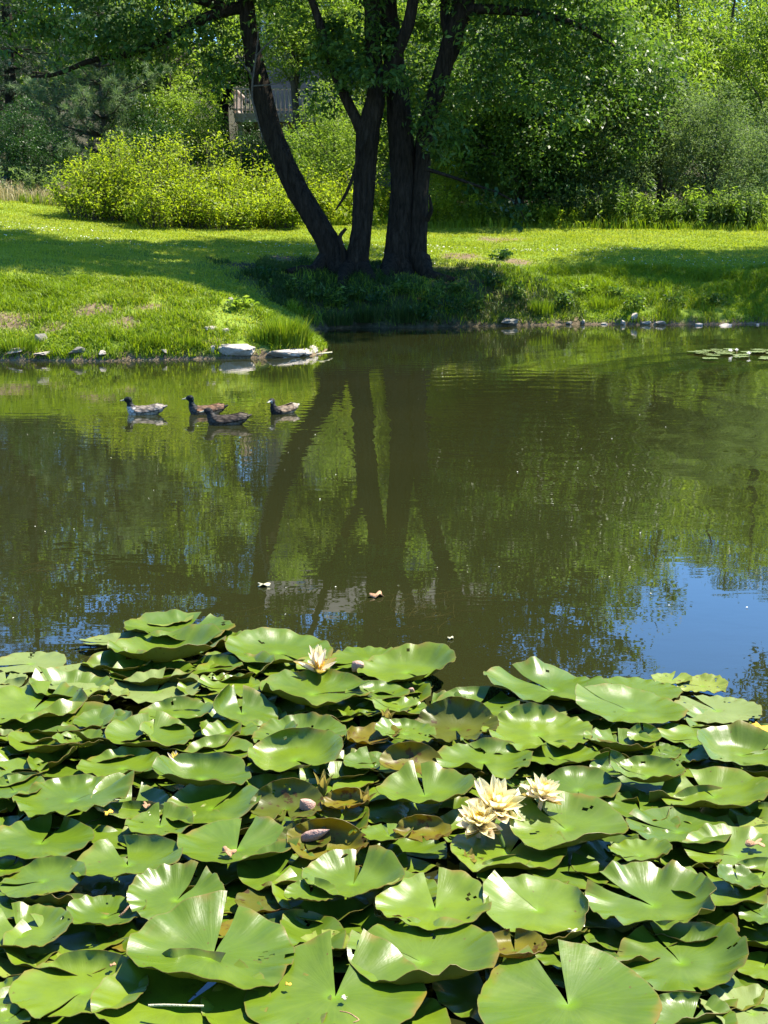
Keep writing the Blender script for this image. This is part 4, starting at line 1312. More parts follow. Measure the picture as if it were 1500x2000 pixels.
# ------------------------------------------------------------------ lily pads
def pad_mat(name, c_lo, c_hi, c_mid, spots=0.0, spotcol=(.09, .035, .01), rough=.31, edge=(.16, .12, .03), trans=.22, dull=0.0):
    m, nt, b, out = new_mat(name)
    L = nt.links
    uv = nt.nodes.new('ShaderNodeUVMap'); uv.uv_map = 'polar'
    sp = nt.nodes.new('ShaderNodeSeparateXYZ'); L.new(uv.outputs[0], sp.inputs[0])
    ang, rad = sp.outputs[0], sp.outputs[1]
    tc = nt.nodes.new('ShaderNodeTexCoord')
    oi = nt.nodes.new('ShaderNodeObjectInfo')
    n1 = noise_n(nt, 11, 4, .6, tc.outputs['Object'])
    # veins fan out from the stalk
    cmb = nt.nodes.new('ShaderNodeCombineXYZ')
    L.new(mathn(nt, 'MULTIPLY', ang, 7.5), cmb.inputs[0]); L.new(mathn(nt, 'MULTIPLY', rad, .9), cmb.inputs[1]); L.new(mathn(nt, 'MULTIPLY', oi.outputs['Random'], 40), cmb.inputs[2])
    nv = noise_n(nt, 3.2, 3, .55, cmb.outputs[0], .3)
    base = mixc(nt, oi.outputs['Random'], c_lo, c_hi)
    base = mixc(nt, mathn(nt, 'MULTIPLY', nv.outputs[0], .4), base, c_mid)
    base = mixc(nt, ramp(nt, n1.outputs[0], [(.42, (0,) * 3), (.75, (.5,) * 3)]).outputs[0], base, tuple(x * .72 for x in c_lo))
    n5 = noise_n(nt, 4.5, 3, .6, cmb.outputs[0] if False else tc.outputs['Object'], .5)
    base = mixc(nt, ramp(nt, n5.outputs[0], [(.5, (0,) * 3), (.72, (.4,) * 3)]).outputs[0], base, tuple(min(1, x * 1.25 + .012) for x in c_mid))
    ctr = ramp(nt, rad, [(.0, (1,) * 3), (.07, (.55,) * 3), (.17, (0,) * 3)])
    base = mixc(nt, mathn(nt, 'MULTIPLY', ctr.outputs[0], .75), base, (.15, .28, .004))
    ed = ramp(nt, rad, [(.975, (0,) * 3), (1.0, (1,) * 3)])
    base = mixc(nt, mathn(nt, 'MULTIPLY', ed.outputs[0], .6), base, edge)
    vl = mathn(nt, 'POWER', mathn(nt, 'ABSOLUTE', mathn(nt, 'SINE', mathn(nt, 'ADD', mathn(nt, 'MULTIPLY', ang, 12.0), mathn(nt, 'MULTIPLY', n1.outputs[0], 1.6)))), 18.0)
    base = mixc(nt, mathn(nt, 'MULTIPLY', vl, .05), base, tuple(min(1, x * 1.5 + .02) for x in c_mid))
    # browned stretches of rim
    n6 = noise_n(nt, 7, 3, .6, tc.outputs['Object'])
    rimb = mathn(nt, 'MULTIPLY', ramp(nt, rad, [(.86, (0,) * 3), (1.0, (1,) * 3)]).outputs[0], ramp(nt, n6.outputs[0], [(.56, (0,) * 3), (.66, (1,) * 3)]).outputs[0])
    base = mixc(nt, mathn(nt, 'MULTIPLY', rimb, .8), base, (.2, .14, .02))
    # specks and blemishes
    vo = noise_n(nt, 60 if spots < .5 else 34, 3, .6, tc.outputs['Object'])
    lim = .69 - .16 * spots
    sm = ramp(nt, vo.outputs[0], [(lim, (0,) * 3), (lim + .04, (1,) * 3)])
    base = mixc(nt, mathn(nt, 'MULTIPLY', sm.outputs[0], .8), base, spotcol)
    if spots > .5:
        ns = noise_n(nt, 9, 4, .7, tc.outputs['Object'])
        base = mixc(nt, ramp(nt, ns.outputs[0], [(.5, (0,) * 3), (.66, (.55,) * 3)]).outputs[0], base, tuple(x * 1.5 for x in spotcol))
    L.new(base, b.inputs['Base Color'])
    rr = ramp(nt, n1.outputs[0], [(.3, (rough - .05,) * 3), (.7, (rough + .12,) * 3)])
    L.new(rr.outputs[0], b.inputs['Roughness'])
    b.inputs['Specular IOR Level'].default_value = max(.05, .52 - dull)
    n4 = noise_n(nt, 26, 3, .6, tc.outputs['Object'])
    hh = mathn(nt, 'ADD', mathn(nt, 'MULTIPLY', nv.outputs[0], .28), mathn(nt, 'MULTIPLY', n4.outputs[0], .5))
    bump(nt, b, hh, .2, .01)
    t = nt.nodes.new('ShaderNodeBsdfTranslucent')
    L.new(mixc(nt, 1.0, base, (1.5, 1.4, .4), 'MULTIPLY'), t.inputs['Color'])
    mx = nt.nodes.new('ShaderNodeMixShader'); mx.inputs[0].default_value = trans
    L.new(b.outputs[0], mx.inputs[1]); L.new(t.outputs[0], mx.inputs[2]); L.new(mx.outputs[0], out.inputs['Surface'])
    return m


M['pad_g'] = pad_mat('fresh green pad', (.056, .11, .005), (.125, .19, .008), (.15, .205, .012))
M['pad_d'] = pad_mat('dull worn pad', (.14, .19, .045), (.165, .215, .055), (.19, .23, .075), spots=.25, rough=.45, dull=.25)
M['pad_o'] = pad_mat('olive ageing pad', (.12, .15, .015), (.18, .17, .02), (.16, .2, .03), spots=.5, rough=.32, trans=.55)
M['pad_y'] = pad_mat('yellow brown decaying pad', (.22, .21, .014), (.33, .25, .015), (.2, .22, .02), spots=.6, spotcol=(.13, .055, .01), rough=.4, trans=.6)
M['pad_l'] = pad_mat('yellowing pad', (.15, .21, .025), (.19, .23, .03), (.21, .24, .04), spots=.4, rough=.45, dull=.2)
M['pad_under'] = pad_mat('pad underside', (.13, .155, .02), (.16, .15, .025), (.15, .13, .03), spots=.35, spotcol=(.07, .05, .012), rough=.42, trans=.35, dull=.2)
M['pad_under_brown'] = pad_mat('brown pad underside', (.17, .14, .02), (.17, .11, .03), (.2, .16, .03), spots=.6, rough=.45, trans=.35, dull=.2)


def ss(a, b, x):
    t = np.clip((x - a) / (b - a), 0, 1)
    return t * t * (3 - 2 * t)


def bend(x, y, z, az, y0, ang):
    """roll up the part of the pad beyond the line y0 in direction az"""
    c, s = math.cos(az), math.sin(az)
    u, v = x * c + y * s, -x * s + y * c
    k = ang / (1 - y0)
    e = np.maximum(0, u - y0)
    th = np.minimum(k * e, 2.6)
    u2 = np.where(e > 0, y0 + np.sin(th) / k, u) - np.where(e > 0, z * np.sin(th), 0)
    z2 = np.where(e > 0, (1 - np.cos(th)) / k + z * np.cos(th), z)
    return u2 * c - v * s, u2 * s + v * c, z2


def pad_mesh(R, notch, kind, seed, und):
    """disc with one notch, waved and curled rim; a top and an under skin. Angles in radians, notch direction in the pad's plane"""
    rs2 = np.random.RandomState(seed)
    NA, NR = 76, 15
    gap = rs2.uniform(.05, .16) if 'v' not in kind else rs2.uniform(.08, .2)
    t = np.linspace(0, 1, NA)
    th = notch + gap + t * (2 * math.pi - 2 * gap)
    dl = np.minimum(t, 1 - t) * (2 * math.pi - 2 * gap) + gap          # angle away from the notch
    side = np.where(t < .5, 1.0, -1.0)
    rim = 1 + .05 * np.exp(-(dl / .3) ** 2)
    for k in (2, 3, 5, 9): rim += rs2.normal() * .03 / k ** .6 * np.sin(k * th + rs2.uniform(0, 6))
    k = rs2.randint(16, 24)
    rim += .012 * np.abs(np.sin(k * th / 2 + rs2.uniform(0, 6)))
    if 'x' in kind:
        rim += .1 * (vnoise(th * 5, th * 0 + seed, seed) - .5) + .05 * (vnoise(th * 15, th * 0, seed + 1) - .5)
    r = (np.linspace(0, 1, NR) ** .85)[:, None]
    rr = r * rim[None, :]
    TH = np.repeat(th[None, :], NR, 0)
    x, y = rr * np.cos(TH), rr * np.sin(TH)
    # rim profile
    A = .075 + .06 * rs2.rand()
    if 'c' in kind: A += .13
    if 'f' in kind: A *= .35
    amp = np.zeros(NA)
    for k2 in (1, 2, 3): amp += rs2.normal() * .5 / k2 * np.sin(k2 * th + rs2.uniform(0, 6))
    prof = A * (1 + .9 * amp)[None, :] * ss(.45, 1.02, r) * r
    wav = np.zeros(NA)
    for k2 in (4, 6, 9, 13): wav += rs2.normal() * np.sin(k2 * th + rs2.uniform(0, 6)) / k2 ** .5
    fine = np.zeros(NA)
    for k2 in (11, 15, 20): fine += rs2.normal() * np.sin(k2 * th + rs2.uniform(0, 6))
    z0f = (.013 * fine)[None, :] * ss(.62, 1.0, r)
    wa = .05 if 'f' not in kind else .008
    if 'r' in kind: wa = .075
    z = prof + z0f + wa * wav[None, :] * ss(.5, 1.0, r) + (.1 * (fbm(x * 1.6 + seed * 7.3, y * 1.6 + 3.1, seed, 2) - .5) * r if 'f' not in kind else 0) + .012 * np.sin(3 * TH + seed) * r + .03 * (1 - np.exp(-(r / .12) ** 2)) - .03
    lob = rs2.uniform(.02, .08) if 'f' not in kind else .01
    l1, l2 = lob, lob * rs2.uniform(.3, 1.5)
    if 'v' in kind: l1, l2 = rs2.uniform(.14, .3), rs2.uniform(.12, .28)
    if 'p' in kind: l1 = rs2.uniform(.2, .34)
    if 'q' in kind: l2 = rs2.uniform(.22, .36)
    lift = .85 * np.where(side > 0, l1, l2) * np.exp(-(dl / .75) ** 2)
    z = z + lift[None, :] * r ** 1.35
    sh = lift * .25
    x = x * (1 - sh[None, :] * r * .5); y = y * (1 - sh[None, :] * r * .5)
    if 'b' in kind: x, y, z = bend(x, y, z, math.pi / 2 + rs2.uniform(-.4, .4), rs2.uniform(.48, .68), rs2.uniform(.7, 1.1))
    if 'u' in kind: x, y, z = bend(x, y, z, -math.pi / 2 + rs2.uniform(-.5, .5), rs2.uniform(.5, .65), rs2.uniform(.5, .85))
    if 'e' in kind: x, y, z = bend(x, y, z, rs2.uniform(-.3, .4), rs2.uniform(.45, .62), rs2.uniform(.7, 1.1))
    if 'w' in kind: x, y, z = bend(x, y, z, math.pi + rs2.uniform(-.4, .3), rs2.uniform(.45, .62), rs2.uniform(.7, 1.1))
    if 't' in kind: x, y, z = bend(x, y, z, math.pi / 2 + rs2.uniform(-.3, .3), rs2.uniform(-.1, .15), rs2.uniform(1.25, 1.6))
    if 'o' in kind: x, y, z = bend(x, y, z, -math.pi / 2 + rs2.uniform(-.3, .3), rs2.uniform(-.1, .1), rs2.uniform(1.0, 1.5))
    tx, ty = rs2.normal() * .05, rs2.normal() * .05 + .035
    if 'f' in kind: tx, ty = tx * .25, ty * .25
    z = z + tx * x - ty * y * 0.8
    P = np.stack([x, y, z], 2) * R
    top = P.reshape(-1, 3)
    # normals for the lower skin
    du = np.gradient(P, axis=1); dv = np.gradient(P, axis=0)
    nn = np.cross(dv, du); nn /= np.linalg.norm(nn, axis=2)[:, :, None] + 1e-12
    nn = np.where(nn[:, :, 2:3].mean() < 0, -nn, nn)
    low = (P - nn * .0012).reshape(-1, 3)
    n = len(top)
    i = np.arange(n).reshape(NR, NA)
    a, b2, c, d = i[:-1, :-1].ravel(), i[1:, :-1].ravel(), i[1:, 1:].ravel(), i[:-1, 1:].ravel()
    # chewed holes and nicks: whole cells missing from both skins
    keep = np.ones((NR - 1, NA - 1), bool)
    if rs2.rand() < .4 or 'x' in kind:
        for _h in range(rs2.randint(1, 5)):
            hr, ha = rs2.randint(7, NR - 1), rs2.randint(3, NA - 4)
            for _q in range(rs2.randint(1, 5)):
                keep[min(NR - 2, max(4, hr + rs2.randint(-1, 2))), min(NA - 2, max(0, ha + rs2.randint(-1, 2)))] = False
    kk = keep.ravel()
    a, b2, c, d = a[kk], b2[kk], c[kk], d[kk]
    rk_ = keep[-1]
    Ft = np.stack([a, b2, c, d], 1); Fl = np.stack([d, c, b2, a], 1) + n
    V = np.vstack([top, low]); Fq = np.vstack([Ft, Fl])
    # rim strip and the two notch edges
    V = np.vstack([V, top[i[-1]], low[i[-1]]])
    e1 = 2 * n + np.arange(NA); S = np.stack([e1[:-1], e1[:-1] + NA, e1[1:] + NA, e1[1:]], 1)[rk_]
    Fq = np.vstack([Fq, S])
    mi = np.concatenate([np.zeros(len(Ft)), np.ones(len(Fl)), np.ones(len(S))]).astype(np.int32)
    me = np_mesh('lily_pad', V, Fq, None, mi)
    uvl = me.uv_layers.new(name='polar')
    U = np.stack([TH / (2 * math.pi) * 6.0, np.repeat(r, NA, 1)], 2).reshape(-1, 2)
    U = np.vstack([U, U, U[i[-1]], U[i[-1]]])
    uvl.data.foreach_set('uv', U[Fq.ravel()].astype(np.float32).ravel())
    me.shade_smooth()
    return me


LP = 'lily pads in the floating mat'
# (px, py, width px, notch direction deg (90 = away), shape, tone, base height, label)
PADS = [
    (322, 1212, 104, 20, 'x', 'l', .0, 'small ragged pad at the very back tip of the mat'),
    (350, 1232, 215, 70, 'x', 'g', .004, 'long flat pad just below the ragged one at the back tip'),
    (228, 1254, 125, 200, 'x', 'd', .0, 'tattered dull pad poking out beside the large pad at the back tip'),
    (325, 1277, 222, 15, 'cu', 'g', .02, 'large pad with upturned front rim at the back tip'),
    (410, 1308, 130, 150, 'b', 'g', .012, 'pad with a curled corner under the large pad at the back tip'),
    (60, 1296, 138, 200, 'f', 'd', .0, 'dull flat pad alone on the water behind the mat'),
    (12, 1326, 80, 100, 'f', 'd', .003, 'dull half cut pad touching the lone flat pad'),
    (166, 1327, 185, 10, 'fx', 'd', .004, 'dull flat pad with dark slits beside the lone flat pad'),
    (305, 1350, 180, 80, '', 'd', .008, 'dusty green pad between the slit pad and the back tip pads'),
    (192, 1362, 120, 300, 'xu', 'l', .012, 'yellowing ragged pad in front of the slit pad'),
    (65, 1384, 220, 80, 'e', 'g', .02, 'wide smooth pad with its far rim lifted near the slit pad'),
    (25, 1347, 100, 60, 'b', 'd', .006, 'grey green pad behind the wide smooth pad'),
    (205, 1410, 118, 270, 'e', 'g', .03, 'narrow cupped pad with one side folded up, past the wide smooth pad'),
    (345, 1400, 150, 300, 'bv', 'g', .03, 'shiny pad with curled back rim and notch toward the viewer'),
    (455, 1343, 130, 200, 'b', 'g', .015, 'pad with a glossy back edge near the pale upright flower'),
    (472, 1392, 140, 100, 'cw', 'g', .03, 'pad with a rolled brown lower rim beside the glossy backed one'),
    (92, 1457, 148, 0, 'c', 'g', .02, 'rounded pad with scalloped edge in the third row of the mat'),
    (157, 1452, 100, 200, 'cu', 'g', .035, 'smaller cupped pad overlapping the rounded scalloped one'),
    (292, 1442, 170, 95, 'vu', 'g', .03, 'pad with one raised lobe in front of the shiny notched pad'),
    (442, 1430, 120, 130, 'w', 'g', .02, 'small pale pad under the pad with rolled brown rim'),
    (240, 1500, 172, 320, 'b', 'g', .02, 'smooth pad with bright sheen in the third row'),
    (425, 1473, 142, 270, 'b', 'g', .025, 'pad with bright curled back rim beside the peach flower scrap'),
    (395, 1520, 185, 200, 'bc', 'g', .04, 'deeply curled shiny pad in front of the peach flower scrap'),
    (142, 1562, 232, 30, 'bq', 'g', .04, 'broad pad with one lobe folded like a blade, carrying an orange leaf scrap'),
    (255, 1577, 150, 90, 'c', 'g', .015, 'half hidden pad behind the folded blade lobe'),
    (415, 1578, 190, 60, 'b', 'g', .03, 'broad pad with pale veins before the deeply curled shiny pad'),
    (22, 1512, 140, 40, '', 'g', .015, 'plain pad at the mat edge behind the broad folded one'),
    (3, 1447, 75, 30, 'c', 'd', .01, 'pad with a brown withered corner at the mat edge'),
    (20, 1478, 100, 90, 'f', 'g', .006, 'dark green pad below the withered corner pad'),
    (28, 1545, 125, 120, '', 'g', .02, 'plain green pad tucked under the broad folded one'),
    (545, 1274, 204, 310, 'u', 'g', .015, 'broad pad with shaded front edge behind the pale upright flower'),
    (718, 1288, 150, 220, 'f', 'g', .006, 'flat pad behind the withered flower head at the back of the mat'),
    (795, 1312, 188, 300, 'c', 'g', .02, 'broad pad with one lobe dipping at the open water beside the withered flower head'),
    (612, 1354, 218, 10, 'bu', 'g', .035, 'wavy pad with upturned rims in front of the pale upright flower'),
    (738, 1356, 120, 200, 'b', 'g', .02, 'pad with dark gap behind it, beside the wavy pad'),
    (782, 1386, 105, 160, 'u', 'g', .02, 'small pad beside the green bud'),
    (632, 1402, 120, 270, 'u', 'g', .01, 'narrow shaded pad under the wavy pad'),
    (890, 1424, 167, 275, 't', 'o', .03, 'olive brown pad folded upright at the back, with a torn brown corner'),
    (930, 1380, 170, 60, 'b', 'g', .012, 'pad showing behind the upright olive brown one'),
    (585, 1440, 188, 300, 'b', 'g', .03, 'pad with pale curled back rim and a dry twig on it'),
    (578, 1483, 188, 300, 'cb', 'g', .05, 'deep bowl shaped pad with strong sheen'),
    (725, 1442, 112, 0, 'cw', 'y', .03, 'yellow brown speckled pad with an orange rim near the green bud'),
    (792, 1433, 118, 200, 'b', 'g', .045, 'green pad resting against the yellow brown speckled pad'),
    (805, 1498, 128, 275, 't', 'y', .04, 'folded yellow brown pad with a pink withered tip'),
    (730, 1496, 120, 100, 'p', 'g', .02, 'plain pad with one pointed lobe standing up beside the bowl shaped pad'),
    (945, 1488, 190, 270, 'b', 'g', .035, 'wrinkled glossy pad behind the three clustered flowers'),
    (830, 1552, 192, 98, 'vc', 'g', .05, 'butterfly shaped pad with both lobes raised in the mat centre'),
    (715, 1542, 130, 60, 'f', 'g', .012, 'flat pad under the butterfly shaped one'),
    (560, 1580, 142, 275, 't', 'o', .04, 'olive pad folded upright beside the pink pod'),
    (675, 1571, 96, 275, 'tc', 'y', .05, 'small amber pad curled like a shell between the two buds'),
    (668, 1590, 92, 90, 'v', 'g', .03, 'small split pad below the amber shell pad'),
    (1075, 1346, 242, 128, '', 'g', .02, 'broad pad with a notch fold at the back edge facing the open water'),
    (1240, 1350, 174, 250, 'f', 'g', .008, 'flat pad beside the small ragged pads by the sky reflection'),
    (1230, 1386, 218, 140, 'p', 'g', .03, 'broad pad with a tall folded lobe and a tiny brown bud'),
    (1312, 1328, 76, 60, 'x', 'l', .004, 'small yellowing ragged pad at the edge of the sky reflection'),
    (1372, 1340, 100, 160, 'x', 'l', .002, 'ragged split pad beside the small yellowing one'),
    (1400, 1387, 170, 115, 'fx', 'd', .006, 'dull matte pad with torn edge by the sky reflection'),
    (1040, 1393, 135, 90, 'f', 'd', .008, 'dull pad in the shade of the broad notch folded pad'),
    (1050, 1434, 215, 280, 'b', 'g', .035, 'long glossy pad with scalloped back rim past the upright olive pad'),
    (1095, 1480, 155, 300, 'b', 'g', .03, 'glossy pad in front of the long scalloped one'),
    (1210, 1456, 138, 90, 'cu', 'g', .02, 'greyish pad with dark front rim amid the far rows'),
    (1258, 1440, 66, 90, 't', 'g', .03, 'small dark pad standing on edge behind the greyish one'),
    (1190, 1420, 100, 60, 'b', 'g', .012, 'small shaded pad below the tall folded lobe'),
    (1360, 1442, 150, 200, '', 'g', .012, 'smooth pad in front of the dull matte pad'),
    (1448, 1474, 172, 25, 'c', 'g', .03, 'bright pad with a white petal in its notch near the orange leaf'),
    (1442, 1430, 84, 120, 'e', 'g', .015, 'small curled pad under the orange leaf'),
    (1265, 1515, 146, 150, 'cb', 'g', .045, 'bowl shaped pad with yellow rim on the flower side of the mat'),
    (1192, 1502, 84, 90, 'pt', 'g', .035, 'narrow pad with an upright blade lobe beside the yellow rimmed bowl'),
    (1340, 1477, 100, 60, 'u', 'g', .015, 'small pad between the yellow rimmed bowl and the bright pad'),
    (1290, 1470, 80, 90, 'b', 'g', .012, 'small shiny pad behind the yellow rimmed bowl'),
    (1130, 1542, 165, 260, 'b', 'g', .03, 'dark rimmed shiny pad behind the flower with a yellow heart'),
    (1395, 1554, 214, 110, 'u', 'g', .035, 'broad matte pad with curled front rim beyond the yellow rimmed bowl'),
    (1250, 1582, 140, 90, 'e', 'g', .015, 'pad with a folded side between the broad matte pad and the flowers'),
    (1490, 1545, 90, 90, 'c', 'g', .012, 'pad cut by the edge of the view beyond the broad matte pad'),
    (15, 1615, 100, 60, 'e', 'g', .01, 'dark cupped pad at the mat edge in front of the orange scrap pad'),
    (80, 1645, 200, 80, 'b', 'g', .025, 'pad with a twisted shiny back rim at the mat edge'),
    (250, 1688, 214, 110, 'b', 'g', .045, 'big pad with a wide white sheen'),
    (85, 1720, 165, 190, 'b', 'g', .03, 'big pad with a small folded flap beside the sheen pad'),
    (312, 1613, 130, 95, 'u', 'g', .03, 'pad with a speckled yellow front edge behind the big split pad'),
    (462, 1657, 232, 84, 'v', 'g', .045, 'big split pad with both lobes standing, carrying a dry maple leaf'),
    (345, 1757, 190, 65, 'p', 'g', .05, 'pad with a standing folded lobe and a dark bent straw'),
    (207, 1790, 152, 40, 'c', 'g', .03, 'round pad under the sheen pad with a dark stalk on it'),
    (40, 1826, 192, 120, 'c', 'g', .03, 'pad cut by the mat edge with its bright stalk spot'),
    (415, 1866, 322, 82, 'pu', 'g', .06, 'very wide pad with curved notch lobe, behind the pad with the straw stalk'),
    (160, 1935, 262, 250, 'b', 'g', .035, 'wide pad with brown scratch marks in the near corner'),
    (352, 1968, 345, 60, 'bu', 'g', .03, 'wide near pad carrying a pale dry straw stalk'),
    (60, 1888, 150, 150, 'u', 'l', .008, 'low yellowish pad showing beneath the scratched pad'),
    (8, 1945, 120, 60, 'b', 'g', .02, 'pad at the near corner beside the scratched pad'),
    (15, 1992, 100, 60, 'b', 'g', .03, 'last pad in the near corner of the mat'),
    (258, 1838, 92, 90, 'f', 'y', .006, 'bright yellow dying pad under the very wide pad'),
    (468, 1816, 90, 90, 'f', 'y', .008, 'black and yellow rotting pad behind the very wide pad'),
    (5, 1700, 80, 60, 'b', 'g', .015, 'pad slice at the mat edge below the twisted rim pad'),
    (545, 1705, 165, 60, 'pu', 'g', .03, 'pad with a curling side lobe in front of the big split pad'),
    (690, 1725, 198, 80, 'vc', 'g', .045, 'pad with two sharp lobes standing in the mat centre'),
    (607, 1746, 104, 90, 'bu', 'g', .06, 'small pad rolled like a boat with bright sheen'),
    (850, 1772, 222, 92, 'v', 'g', .05, 'heart shaped pad with tall lobes beside the open dark water'),
    (825, 1876, 292, 150, 'pu', 'g', .04, 'large near pad with a shaded folded lobe in the middle'),
    (655, 1942, 350, 84, 'vf', 'g', .04, 'largest near pad with a deep notch and tall lobe'),
    (785, 1792, 112, 40, 'o', 'y', .03, 'yellow brown pad with a curled rim under the heart shaped pad'),
    (630, 1850, 112, 100, 'x', 'l', .01, 'yellow green torn pad behind the largest near pad'),
    (530, 1762, 135, 90, 'u', 'o', .02, 'olive pad with a speckled underside below the curling side lobe'),
    (640, 1658, 161, 275, 'tc', 'y', .04, 'twisted yellow brown pad between the pink pod and the butterfly pad'),
    (595, 1643, 103, 275, 't', 'o', .05, 'olive withered pad curling over the twisted yellow brown one'),
    (760, 1632, 112, 100, 'ev', 'g', .05, 'green pad folded in half beside the rusty pad'),
    (825, 1630, 110, 275, 'tc', 'y', .05, 'rusty brown pad curled upright beside the flowers'),
    (995, 1664, 228, 60, 'u', 'g', .025, 'broad low pad right under the three flowers'),
    (1050, 1776, 222, 130, 'pe', 'g', .035, 'pad with pointed corner lobes beside the open dark water'),
    (1005, 1856, 124, 90, 'cbu', 'y', .05, 'deep yellow brown cup shaped pad in the near rows'),
    (1110, 1958, 358, 100, 'vf', 'g', .035, 'largest flat near pad with a clean notch beside the blue water'),
    (1105, 1617, 228, 125, 'pu', 'g', .06, 'raised pad with a tall lobe hiding part of the flower with a yellow heart'),
    (1325, 1624, 204, 150, '', 'g', .025, 'broad plain pad in front of the curled matte pad'),
    (1250, 1670, 122, 200, 'rc', 'g', .05, 'small ruffled dark pad with crimped rim'),
    (1110, 1707, 158, 80, '', 'g', .015, 'pad in the shade between the raised lobe pad and the pointed corner pad'),
    (1275, 1766, 262, 140, 'e', 'g', .045, 'large pad with a bright stalk spot and wavy near edge'),
    (1440, 1670, 204, 180, 'u', 'g', .02, 'broad pad bearing the brown oak leaf scrap'),
    (1450, 1630, 170, 90, 'f', 'l', .012, 'pale pad behind the one with the brown oak leaf scrap'),
    (1400, 1742, 196, 100, 'e', 'g', .025, 'pad beyond the bright stalk spot pad with a browned tip'),
    (1442, 1720, 84, 90, 'cu', 'g', .045, 'small cupped pad lying on the browned tip pad'),
    (1488, 1712, 120, 60, 'b', 'g', .03, 'shiny pad cut by the edge of the view beside the small cupped pad'),
    (1330, 1878, 252, 112, 'b', 'g', .03, 'pad with chewed white holes floating in blue water'),
    (1492, 1888, 110, 60, 'f', 'g', .012, 'edge pad beyond the chewed pad with a blister'),
    (1470, 1978, 190, 150, 'x', 'd', .012, 'worn near corner pad with yellow flecks'),
    (1350, 1995, 175, 60, 'b', 'g', .02, 'pad cut by the near edge between the largest flat pad and the worn corner pad'),
    (1115, 1862, 144, 60, 'f', 'g', .01, 'low pad behind the largest flat near pad'),
    (1492, 1790, 100, 130, 'v', 'g', .03, 'pad with a split at the edge beyond the browned tip pad'),
    (545, 1620, 60, 60, 'u', 'g', .02, 'small green pad tip behind the big split pad lobes'),
    (1205, 1600, 110, 60, 'f', 'g', .006, 'low shaded pad between the raised lobe pad and the broad plain pad'),
    (460, 1555, 110, 60, 'f', 'g', .004, 'low shaded pad under the deeply curled shiny pad'),
    (655, 1470, 120, 60, 'f', 'g', .004, 'low shaded pad under the bowl shaped pad'),
    (900, 1440, 120, 60, 'f', 'g', .004, 'low pad in the shade of the upright olive brown one'),
    (1010, 1500, 110, 60, 'f', 'g', .004, 'low pad tucked under the wrinkled glossy pad'),
    (350, 1660, 110, 60, 'f', 'g', .004, 'low shaded pad between the sheen pad and the big split pad'),
    (120, 1640, 120, 60, 'f', 'g', .004, 'low shaded pad under the twisted rim pad'),
    (1350, 1500, 120, 60, 'f', 'g', .004, 'low pad beneath the bright pad with a white petal'),
    (1170, 1440, 110, 60, 'f', 'g', .004, 'low pad beneath the long glossy scalloped pad'),
]


def depth_scale(p):
    return (p.y * CP + (CAMZ - p.z) * SP) / F


for i, (px, py, wp, nt_, kind, tone, hz, lab) in enumerate(PADS):
    p = G(px, py, .02 + hz)
    R = wp / 2 * depth_scale(p) * 1.0
    me = pad_mesh(R, math.radians(nt_), kind, 1000 + i, None)
    me.materials.append(M['pad_' + tone])
    me.materials.append(M['pad_under'] if tone in 'gdl' else M['pad_under_brown'])
    tag(mesh_obj('lily_pad', me, None, loc=p), lab, 'lily pad', LP)

# low pads lying under the others wherever the mat would show a gap; open water is left open
def fill_gaps():
    rs2 = np.random.RandomState(21)
    el = [(x, y, w_ / 2 * .95, w_ / 2 * .8 * math.sin(PITCH + math.atan((y - 1000) / F))) for (x, y, w_, *_r) in PADS]
    water = [(895, 1735, 115, 70), (1190, 1925, 75, 45), (1430, 1815, 60, 45), (850, 1985, 75, 40), (75, 1892, 45, 18), (195, 1845, 40, 18), (150, 1300, 70, 26), (870, 1345, 70, 25),
             (700, 1590, 40, 25), (640, 1800, 80, 25), (905, 1600, 30, 30), (1100, 1790, 30, 25), (1185, 1720, 40, 25)]
    top = [(0, 1345), (130, 1335), (215, 1290), (240, 1245), (440, 1240), (480, 1290), (640, 1290), (760, 1320), (860, 1370), (960, 1370), (1000, 1340), (1300, 1350), (1440, 1400), (1500, 1425)]
    k = 0
    for _ in range(9000):
        x, y = rs2.uniform(-20, 1520), rs2.uniform(1240, 2010)
        if y < np.interp(x, [t[0] for t in top], [t[1] for t in top]) + 14: continue
        if any(((x - a) / b) ** 2 + ((y - c) / d) ** 2 < 1 for (a, c, b, d) in water): continue
        if any(((x - a) / b) ** 2 + ((y - c) / d) ** 2 < .92 for (a, c, b, d) in el): continue
        w_ = rs2.uniform(.1, .17) * (y - 440) + 20
        p = G(x, y, .004 + .02 * rs2.rand())
        me = pad_mesh(w_ / 2 * depth_scale(p), rs2.uniform(0, 6.28), ('', 'b', 'c', 'u')[k % 4], 5000 + k, None)
        me.materials.append(M['pad_g']); me.materials.append(M['pad_under'])
        tag(mesh_obj('lily_pad', me, None, loc=p), 'low pad lying flat on the water and mostly covered by other pads', 'lily pad', 'low pads under the mat')
        el.append((x, y, w_ / 2 * .85, w_ / 2 * .8 * math.sin(PITCH + math.atan((y - 1000) / F))))
        k += 1
        if k > 140: break


fill_gaps()

# far patch of lily pads with white blooms
rsf = np.random.RandomState(9)
for i in range(34):
    px = 1340 + 175 * rsf.beta(1.3, 1.0); py = 688 + rsf.normal() * 5
    p = G(px, py, .01 + rsf.uniform(0, .01))
    me = pad_mesh(rsf.uniform(.07, .11), rsf.uniform(0, 6), 'f', 3000 + i, None)
    me.materials.append(M['pad_d']); me.materials.append(M['pad_under'])
    tag(mesh_obj('lily_pad', me, None, loc=p), 'tiny pale pad in the distant patch near the far bank', 'lily pad', 'distant lily pads near the far bank')

